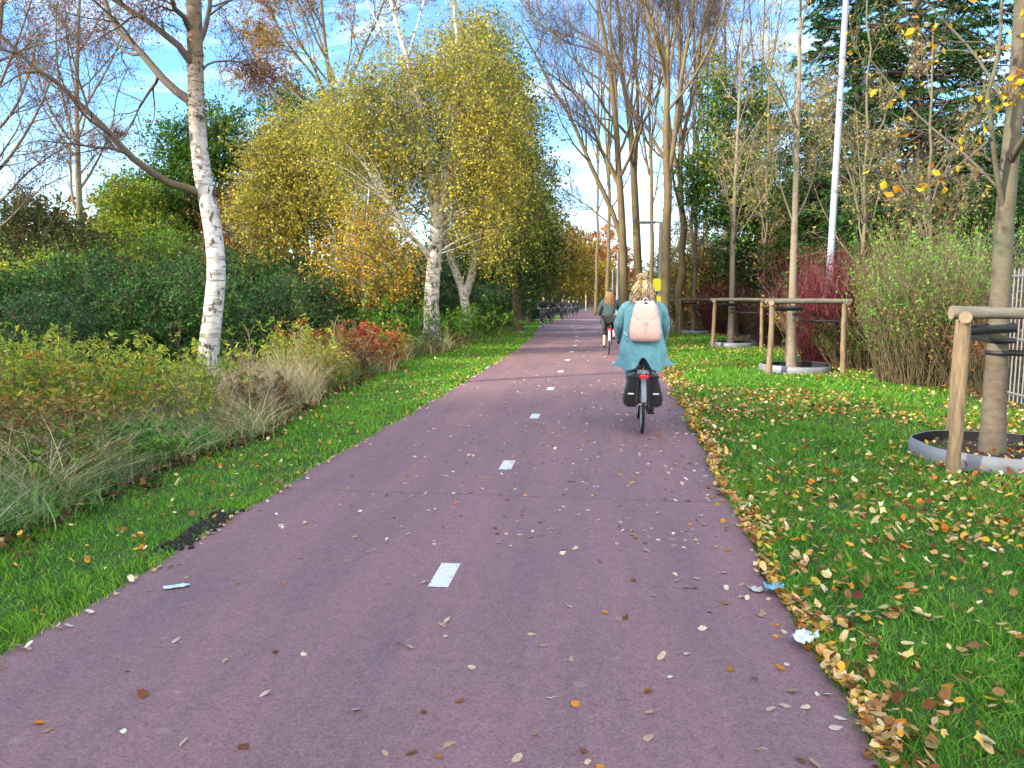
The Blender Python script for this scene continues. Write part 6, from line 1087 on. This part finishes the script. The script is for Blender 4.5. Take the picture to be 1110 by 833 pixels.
def bicycle(label, group=None, pannier=True, mud=MUDG, crank=0.0):
    r = thing('bicycle', label, 'bicycle', (0, 0, 0), group); R_ = .345; wb = 1.10; BB = (.47, .29); SEAT = (.24, .90); HT = (.90, .95)
    def part(name, fn, m, p=None): mb = MB(); fn(mb); return mb.build(name, m, p or r, origin=O0)
    def seg(mb, a, b, r0, r1=None, x=0, x1=None, n=10): tubes(mb, np.array([[(x, a[0], a[1]), (x if x1 is None else x1, b[0], b[1])]]), np.array([[r0, r1 or r0]]), n, caps=True)
    for cy in (0, wb):
        mb = MB(); th = np.linspace(0, 2*PI, 37)[:-1]; sgn = np.where(np.arange(36) % 2, 1, -1); a = np.stack([sgn*.028, cy+.018*np.cos(th), R_+.018*np.sin(th)], -1); b = np.stack([sgn*0, cy+(R_-.04)*np.cos(th+.25*sgn), R_+(R_-.04)*np.sin(th+.25*sgn)], -1); tubes(mb, np.stack([a, b], 1), np.full((36, 2), .0012), 3); tubes(mb, np.array([[(-.05, cy, R_), (.05, cy, R_)]]), np.array([[.018, .018]]), 10, caps=True)
        w_ = mb.build('wheel', ALU, r, origin=O0)
        part('tyre', lambda q: torus(q, (cy, R_), R_-.019, .019, 72, 12), RUBT, w_); part('rim', lambda q: torus(q, (cy, R_), R_-.045, .011, 64, 8, squash=1.3), ALU, w_)
    def fr(q):
        seg(q, BB, (SEAT[0]+.03, SEAT[1]-.16), .016); seg(q, BB, (HT[0]-.02, HT[1]-.28), .019); seg(q, (.30, .72), (HT[0]-.05, HT[1]-.22), .014); seg(q, (HT[0]-.035, HT[1]-.30), (HT[0]-.06+.0, HT[1]-.10), .019)
        for s in (-1, 1): seg(q, BB, (0, R_), .010, .008, s*.03, s*.06); seg(q, (.33, .70), (0, R_), .009, .007, s*.02, s*.06); seg(q, (HT[0]+.0, HT[1]-.32), (wb, R_), .013, .009, s*.045, s*.055)
        seg(q, (.25, .75), (SEAT[0]+.01, SEAT[1]-.03), .013); tubes(q, np.array([[(-.035, BB[0], BB[1]), (.035, BB[0], BB[1])]]), np.array([[.024, .024]]), 12, caps=True)
    part('frame', fr, BLK)
    def sad(q):
        ys = np.linspace(-.13, .15, 12); W = np.interp(ys, [-.13, -.09, -.02, .05, .15], [.05, .105, .085, .035, .018]); n = 14; th = np.arange(n)/n*2*PI; V = []
        for y_, w_ in zip(ys, W): V.append(np.stack([w_*np.cos(th), np.full(n, SEAT[0]+y_), SEAT[1]+.03*np.sin(th)*np.where(np.sin(th) > 0, .7, 1.)-.02*(y_ > .1)], -1))
        V = np.concatenate(V); q.add(V, [(k*n+i, k*n+(i+1) % n, (k+1)*n+(i+1) % n, (k+1)*n+i) for k in range(11) for i in range(n)]); q.add(np.concatenate([V[:n], [V[:n].mean(0)]]), [(i, (i+1) % n, n) for i in range(n)])
    s_ = part('saddle', sad, SAD)
    def bar(q):
        tubes(q, np.array([[(0, HT[0]-.06, HT[1]-.08), (0, HT[0]-.07, HT[1]+.06), (0, HT[0]-.03, HT[1]+.10)]]), np.array([[.013, .013, .013]]), 8, caps=True)
        for s in (-1, 1): tubes(q, hand([(0, HT[0]-.03, HT[1]+.10), (s*.10, HT[0]-.02, HT[1]+.11), (s*.22, HT[0]-.03, HT[1]+.12), (s*.29, HT[0]-.10, HT[1]+.11), (s*.285, HT[0]-.22, HT[1]+.09)], .011, .011, 12)[0], np.full((1, 13), .011), 8, caps=True)
    hb = part('handlebar', bar, ALU)
    for s in (-1, 1): part('grip', lambda q: tubes(q, np.array([[(s*.288, HT[0]-.10, HT[1]+.112), (s*.285, HT[0]-.23, HT[1]+.09)]]), np.array([[.017, .017]]), 10, caps=True), RUBT, hb)
    def mg(arc, cy):
        def f(q):
            th = np.linspace(arc[0], arc[1], 30); pr_ = [(-.030, -.006), (-.022, .004), (0, .010), (.022, .004), (.030, -.006)]; Rm = R_+.022; V = np.array([[(x_, cy+(Rm+d)*math.cos(t), R_+(Rm+d)*math.sin(t)) for x_, d in pr_] for t in th]).reshape(-1, 3); q.add(V, [(k*5+i, k*5+i+1, (k+1)*5+i+1, (k+1)*5+i) for k in range(29) for i in range(4)])
        return f
    part('mudguard', mg((math.radians(60), math.radians(168)), 0), mud); part('mudguard', mg((math.radians(-20), math.radians(120)), wb), BLK)
    def rack(q):
        for s in (-1, 1): tubes(q, hand([(s*.06, .26, .74), (s*.065, .05, .745), (s*.06, -.22, .745), (s*.03, -.25, .745)], .006, .006, 10)[0], np.full((1, 11), .006), 6); tubes(q, np.array([[(s*.062, -.12, .745), (s*.065, -.02, R_+.02)]]), np.array([[.005, .005]]), 6); tubes(q, np.array([[(s*.062, .10, .745), (s*.065, .02, R_+.02)]]), np.array([[.005, .005]]), 6)
        for y_ in (-.22, -.10, .02, .14): tubes(q, np.array([[(-.06, y_, .745), (.06, y_, .745)]]), np.array([[.005, .005]]), 6)
    part('luggage_rack', rack, ALU if pannier else BLK)
    part('rear_light', lambda q: box(q, (0, -.262, .705), (.105, .035, .045), bev=.012), REDL)
    part('chain_guard', lambda q: (box(q, (.055, .24, .315), (.02, .52, .10), bev=.009), torus(q, BB, .05, .03, 24, 8, squash=.35, x0=.055)), BLK)
    for s in (-1, 1):
        a = crank+(0 if s > 0 else PI); e = (BB[0]+.17*math.cos(a), BB[1]+.17*math.sin(a))
        cr = part('crank', lambda q: seg(q, BB, e, .010, .008, s*.075, s*.085), ALU); part('pedal', lambda q: box(q, (s*.135, e[0], e[1]), (.09, .08, .022), bev=.006), RUBT, cr)
    part('headlight', lambda q: (tubes(q, np.array([[(0, HT[0]+.06, HT[1]-.08), (0, HT[0]+.11, HT[1]-.08), (0, HT[0]+.118, HT[1]-.08)]]), np.array([[.018, .033, .031]]), 14, caps=True), seg(q, (HT[0]-.03, HT[1]-.12), (HT[0]+.07, HT[1]-.08), .006)), ALU)
    if pannier:
        for s in (-1, 1):
            mb = MB(); n = 12; rows = []
            for z_, w_, d_, dy in ((.735, .025, .16, .0), (.72, .075, .17, 0), (.66, .105, .175, 0), (.52, .145, .18, 0), (.42, .165, .175, 0), (.36, .15, .16, 0), (.335, .11, .13, 0), (.33, .02, .05, 0)):
                th = np.arange(24)/24*2*PI; ex = np.sign(np.cos(th))*np.abs(np.cos(th))**.5; ey = np.sign(np.sin(th))*np.abs(np.sin(th))**.5; rows.append(np.stack([s*(.075+w_/2)+ex*w_/2, -.02+ey*d_*1.0, np.full(24, z_)+.004*rn(24)], -1)+rn(24, 3)*.0015)
            V = np.concatenate(rows); mb.add(V, [(k*24+i, k*24+(i+1) % 24, (k+1)*24+(i+1) % 24, (k+1)*24+i) for k in range(len(rows)-1) for i in range(24)]); pn = mb.build('pannier', PANN, r, origin=O0)
            part('reflector', lambda q: box(q, (s*.145, -.206, .50), (.07, .012, .018), bev=.004), REF, pn)
            part('flap', lambda q: box(q, (s*.125, -.02, .70), (.115, .38, .035), bev=.014), PANN, pn)
    return r

# ---- the rider in the turquoise coat
RX, RY = .44, 9.42
bk = bicycle('black city bike with double black panniers under the rider in the turquoise coat', crank=-.9); bk.location = (RX, RY+.345*0, 0.006)
pe = thing('person', 'rider in long turquoise coat with messy blonde bun, seen from behind on a bicycle', 'person', (RX, RY, .006))
J = rider_joints(pz=1.02, py=.27, lean=.10, hx=.29, hy=.80, hz=1.05, kneeL=(.80, .70), kneeR=(.66, .72), footL=(.42, .36), footR=(.17, .58), top=1.90)
hc = np.array([0, .27+.10+.03, 1.715]); J['skull'] = (0, .40, 1.69, .055, .06)
for s_ in 'LR':
    sg = -1 if s_ == 'L' else 1; J['an'+s_] = (sg*.135, (.31 if s_ == 'L' else .56), (.47 if s_ == 'L' else .235), .037); J['to'+s_] = (sg*.14, (.44 if s_ == 'L' else .70), (.425 if s_ == 'L' else .205), .028)
body(pe, J, hc); trousers(pe, J, JEANS, .02); shoes(pe, J)
def coat(parent, J):
    mb = MB(); n = 72; th = np.arange(n)/n*2*PI  # angle 0 = right side, -90deg = back
    c, s = np.cos(th), np.sin(th); back = np.clip(-s, 0, 1); side = np.abs(c)
    rows = [(1.60, .066, .060, .375), (1.575, .095, .075, .37), (1.555, .16, .092, .365), (1.52, .205, .105, .36), (1.46, .222, .118, .35), (1.36, .222, .132, .34), (1.26, .222, .138, .325), (1.16, .235, .148, .31), (1.08, .255, .165, .295), (1.01, .275, .185, .28), (.95, .275, .20, .27)]
    V = []
    for z_, a, b_, yc in rows:
        f = 1+(.018+.14*max(0, (1.25-z_)))*np.sin(9*th+2*z_)*.6+.02*np.sin(17*th+z_*9)+.024*np.sin(5*th-z_*30)*(z_ < 1.45); sg = lambda q, e: np.sign(q)*np.abs(q)**e
        V.append(np.stack([a*sg(c, .9)*f, yc+b_*sg(s, .9)*f, np.full(n, z_)+.008*np.sin(5*th+z_*11)], -1))
    hem = .735+.17*np.exp(-(c/.30)**2)*back+.05*np.exp(-((side-.98)/.08)**2)+.10*np.clip(s, 0, 1)
    flare_ = np.exp(-((side-1)/.05)**2)*np.exp(-((s+.08)/.17)**2)
    for q in np.linspace(.2, 1, 7):
        z_ = .95+(hem-.95)*q; f = 1+(.035+.05*q)*np.sin(9*th+2)+.02*q*np.sin(15*th+1.3); a = .275-.005*q; x_ = a*c*f+np.sign(c)*flare_*.13*q**2.6; y_ = .27+(.20+.03*q)*s*f-.03*q*back; V.append(np.stack([x_, y_, z_+flare_*.02*q+.006*np.sin(11*th)*q], -1))
    V = np.array(V).reshape(-1, 3); m_ = len(V)//n; mb.add(V, [(k*n+i, k*n+(i+1) % n, (k+1)*n+(i+1) % n, (k+1)*n+i) for k in range(m_-1) for i in range(n)])
    for k in 'LR':
        sg = -1 if k == 'L' else 1; a = np.array(J['sh'+k][:3]); e = np.array(J['el'+k][:3]); w_ = np.array(J['wr'+k][:3])
        P = poly([a+[-sg*.06, 0, .015], a+[sg*.02, 0, .0], lerp(a, e, .5)+[sg*.025, -.01, 0], e+[sg*.005, -.02, 0], lerp(e, w_, .55), w_], 26); t = np.linspace(0, 1, 27); Rr = np.interp(t, [0, .1, .3, .55, .8, 1], [.075, .08, .073, .066, .056, .05])*(1+.07*np.sin(t*34+sg)*np.clip(t*3, 0, 1)); tubes(mb, P[None], Rr[None], 20)
    o = mb.build('coat', COAT, parent, origin=O0); sm = o.modifiers.new('thick', 'SOLIDIFY'); sm.thickness = .008; sm.offset = -1; ss = o.modifiers.new('sub', 'SUBSURF'); ss.levels = 1; ss.render_levels = 1; return o
J['elL'] = (-.285, .47, 1.24, .044); J['elR'] = (.275, .47, 1.26, .044)
coat(pe, J); long_hair(pe, hc, .19, .085, BLONDE, 900, True)
bp_ = thing('backpack', 'pale pink backpack with a drawstring flap on the back of the turquoise coat', 'backpack', (RX, RY, 1.10))
PINK = cloth('pale_pink_canvas', (.76, .50, .44), nscale=22, namt=.08, bump=.25); PINKS = cloth('pinkish_white_webbing', (.60, .52, .58)); PDK = cloth('dark_label', (.05, .06, .10))
def loft(mb, rows, n=40, e=.55, m=0, cap=True):
    th = np.arange(n)/n*2*PI; c = np.sign(np.cos(th))*np.abs(np.cos(th))**e; s = np.sign(np.sin(th))*np.abs(np.sin(th))**e; V = np.array([np.stack([x0+a*c, y0+b*s, np.full(n, z_)], -1) for z_, a, b, x0, y0 in rows]).reshape(-1, 3); V += rn(len(V), 3)*.0012
    mb.add(V, [(k*n+i, k*n+(i+1) % n, (k+1)*n+(i+1) % n, (k+1)*n+i) for k in range(len(rows)-1) for i in range(n)], None, m)
    for q in ((V[:n]), (V[-n:])): mb.add(np.concatenate([q, [q.mean(0)]]), [(i, (i+1) % n, n) for i in range(n)], None, m)
YB = .115
mb = MB(); loft(mb, [(0.0, .11, .05, .02, YB), (.012, .165, .075, .02, YB-.005), (.05, .185, .092, .02, YB-.012), (.14, .186, .098, .02, YB-.012), (.26, .172, .09, .02, YB), (.36, .15, .078, .02, YB+.012), (.43, .125, .065, .02, YB+.022), (.465, .10, .05, .02, YB+.03), (.475, .05, .02, .02, YB+.03)]); pb = mb.build('bag', PINK, bp_, origin=O0)
mb = MB(); n = 13; u = np.linspace(-1, 1, n); zs = np.linspace(0, 1, 12); V = []
for q in zs:
    for uu in u:
        lo = .20+.13*abs(uu)**1.2; z_ = .485-(.485-lo)*q; wd = np.interp(z_, [.2, .36, .43, .49], [.165, .155, .135, .09]); bulge = np.interp(z_, [.2, .3, .43, .47, .49], [.102, .098, .082, .06, .0]); V.append((.02+wd*uu, YB+.012-(bulge+.004)*(1-abs(uu)**4*.45), z_))
mb.add(np.array(V), [(k*n+i, k*n+i+1, (k+1)*n+i+1, (k+1)*n+i) for k in range(11) for i in range(n-1)]); fl = mb.build('flap', PINK, bp_, origin=O0); sm = fl.modifiers.new('thick', 'SOLIDIFY'); sm.thickness = .014; sm.offset = 1
mb = MB(); tubes(mb, hand([(.02, YB-.10, .235), (.025, YB-.118, .19), (.012, YB-.12, .13), (.02, YB-.118, .10)], .006, .004, 10)[0], np.full((1, 11), .005), 6); box(mb, (.02, YB-.112, .235), (.03, .016, .03), bev=.004); mb.build('drawstring', PINKS, bp_, origin=O0)
mb = MB(); box(mb, (.02, YB-.055, .455), (.045, .02, .03), bev=.005); mb.build('label_patch', PDK, bp_, origin=O0)
mb = MB(); th = np.linspace(0, PI, 12); tubes(mb, np.stack([.02+.035*np.cos(th), np.full(12, YB+.02), .47+.05*np.sin(th)], -1)[None], np.full((1, 12), .008), 8); mb.build('handle', PINKS, bp_, origin=O0)
for sg in (-1, 1):
    P = poly([(.02+sg*.07, YB+.04, .46), (sg*.10, YB+.10, .485), (sg*.115, .30, .50), (sg*.12, .43, .475), (sg*.13, .50, .40), (sg*.15, .50, .25), (sg*.21, .42, .16), (sg*.232, .28, .12), (sg*.19, YB+.05, .06)], 30); tn = nrm(np.gradient(P, axis=0)); sd_ = np.array([[1, 0, 0.]]).repeat(31, 0)*1.0
    wr_ = np.interp(np.linspace(0, 1, 31), [0, .5, .7, 1], [.026, .026, .009, .009])[:, None]; V = np.concatenate([P-sd_*wr_, P+sd_*wr_]); mb = MB(); mb.add(V, [(q, q+1, 31+q+1, 31+q) for q in range(30)]); o = mb.build('shoulder_strap', PINKS, bp_, origin=O0); sm = o.modifiers.new('thick', 'SOLIDIFY'); sm.thickness = .009; sm.offset = 0

# ---- second rider ahead
Y2 = 21.36; X2 = .08; Z2 = float(gz(Y2))+.006
b2 = bicycle('bicycle with shiny white rear mudguard under the rider in dark clothes further ahead', pannier=False, mud=WMUD, crank=2.2); b2.location = (X2, Y2, Z2)
p2_ = thing('person', 'second rider ahead, long wavy light brown hair, dark jacket and cap, bare lower legs', 'person', (X2, Y2, Z2))
J2 = rider_joints(pz=.99, py=.27, top=1.80, hy=.78, hz=1.05, kneeL=(.68, .72), kneeR=(.82, .68), footL=(.22, .38), footR=(.43, .52), hx=.28)
J2['anL'] = (-.135, .35, .24, .036); J2['toL'] = (-.14, .47, .195, .026); J2['anR'] = (.135, .46, .46, .036); J2['toR'] = (.14, .60, .42, .026)
hc2 = np.array([0, .40, 1.63]); J2['skull'] = (0, .40, 1.61, .055, .06); body(p2_, J2, hc2); jacket(p2_, J2, DKT, .03); shoes(p2_, J2)
K = inflate(J2, ['pelvis', 'hipL', 'hipR', 'knL', 'knR'], .03)
for s_ in 'LR': K['mid'+s_] = (*lerp(np.array(J2['kn'+s_][:3]), np.array(J2['an'+s_][:3]), .5), .058)
skin_mesh('leggings', K, [('pelvis', 'hipL'), ('pelvis', 'hipR'), ('hipL', 'knL'), ('hipR', 'knR'), ('knL', 'midL'), ('knR', 'midR')], BLACKC, p2_)
long_hair(p2_, hc2, .33, .07, [('a8855a', 3), ('c2a078', 2), ('7c5f42', 2)], 500, False)
mb = MB(); V, Fq, R = head_mesh(hc2+np.array([0, 0, .02]), 0, 1.14); V[:, 2] = np.maximum(V[:, 2], hc2[2]+.055); quadmb(mb, V, Fq); tubes(mb, np.array([[hc2+[0, .09, .06], hc2+[0, .16, .055]]]), np.array([[.07, .05]])*np.array([[1, 1]]), 12, caps=True)
mb.build('cap', BLACKC, p2_, origin=O0)

# ---- oncoming cyclists
po = bicycle('x', 'bicycles of the oncoming riders', pannier=False, mud=BLK, crank=.6)
pp = thing('person', 'x', 'person', (0, 0, 0), 'oncoming riders on the left side of the path')
J3 = rider_joints(pz=.98, py=.27, lean=.14, top=1.78, hy=.76, hz=1.06, kneeL=(.80, .68), kneeR=(.66, .70), footL=(.42, .36), footR=(.18, .60), hx=.31)
J3['anL'] = (-.135, .33, .45, .037); J3['toL'] = (-.14, .45, .41, .028); J3['anR'] = (.135, .58, .22, .037); J3['toR'] = (.14, .70, .20, .028)
hc3 = np.array([0, .45, 1.60]); J3['skull'] = (0, .43, 1.58, .055, .06); body(pp, J3, hc3, 0); trousers(pp, J3, NAVY); jacket(pp, J3, BLACKC, .042); shoes(pp, J3); long_hair(pp, hc3, .06, .01, DKH, 260, False, back=-1)
SP_ = [(587, 45.2, 'leading oncoming rider, dark jacket, hands on a wide handlebar, nearest of the group'), (599, 55, 'second oncoming rider in dark clothes, just behind the leader'), (610, 63, 'third oncoming rider in black with pale face, taller on the bike'), (617, 72, 'fourth oncoming rider, nearly merged with the riders behind'), (621.5, 80, 'fifth oncoming rider, tiny dark figure'), (626, 90, 'sixth oncoming rider, tiniest dark figure at the end of the line'), (614, 78, 'oncoming rider on the verge side between the third and the fourth')]
JC = [BLACKC, cloth('dark_green_jacket', (.02, .03, .022)), cloth('charcoal_jacket', (.03, .03, .035)), NAVY]
for i, (px, Y, lab) in enumerate(SP_):
    x = at(px, 340, Y)[0]; x = max(x, float(pl(Y))+.35)
    for src, kind in ((pp, 0), (po, 1)):
        c = src if i == 0 else copy_tree(src)
        c.location = (x, Y, float(gz(Y))+.006); c.rotation_euler = (0, 0, PI+.04*((-1)**i)); s = (1, 1.02, 1.04, .98, 1, .97, 1)[i]; c.scale = (s, s, s) if kind == 0 or 1 else (1, 1, 1)
        c['label'] = lab if kind == 0 else 'bicycle ridden by the '+lab.split(',')[0]
        if kind == 0 and i:
            for ch in c.children:
                if ch.name.startswith('jacket'):
                    ch.data = ch.data.copy(); ch.data.materials[0] = JC[i % 4]
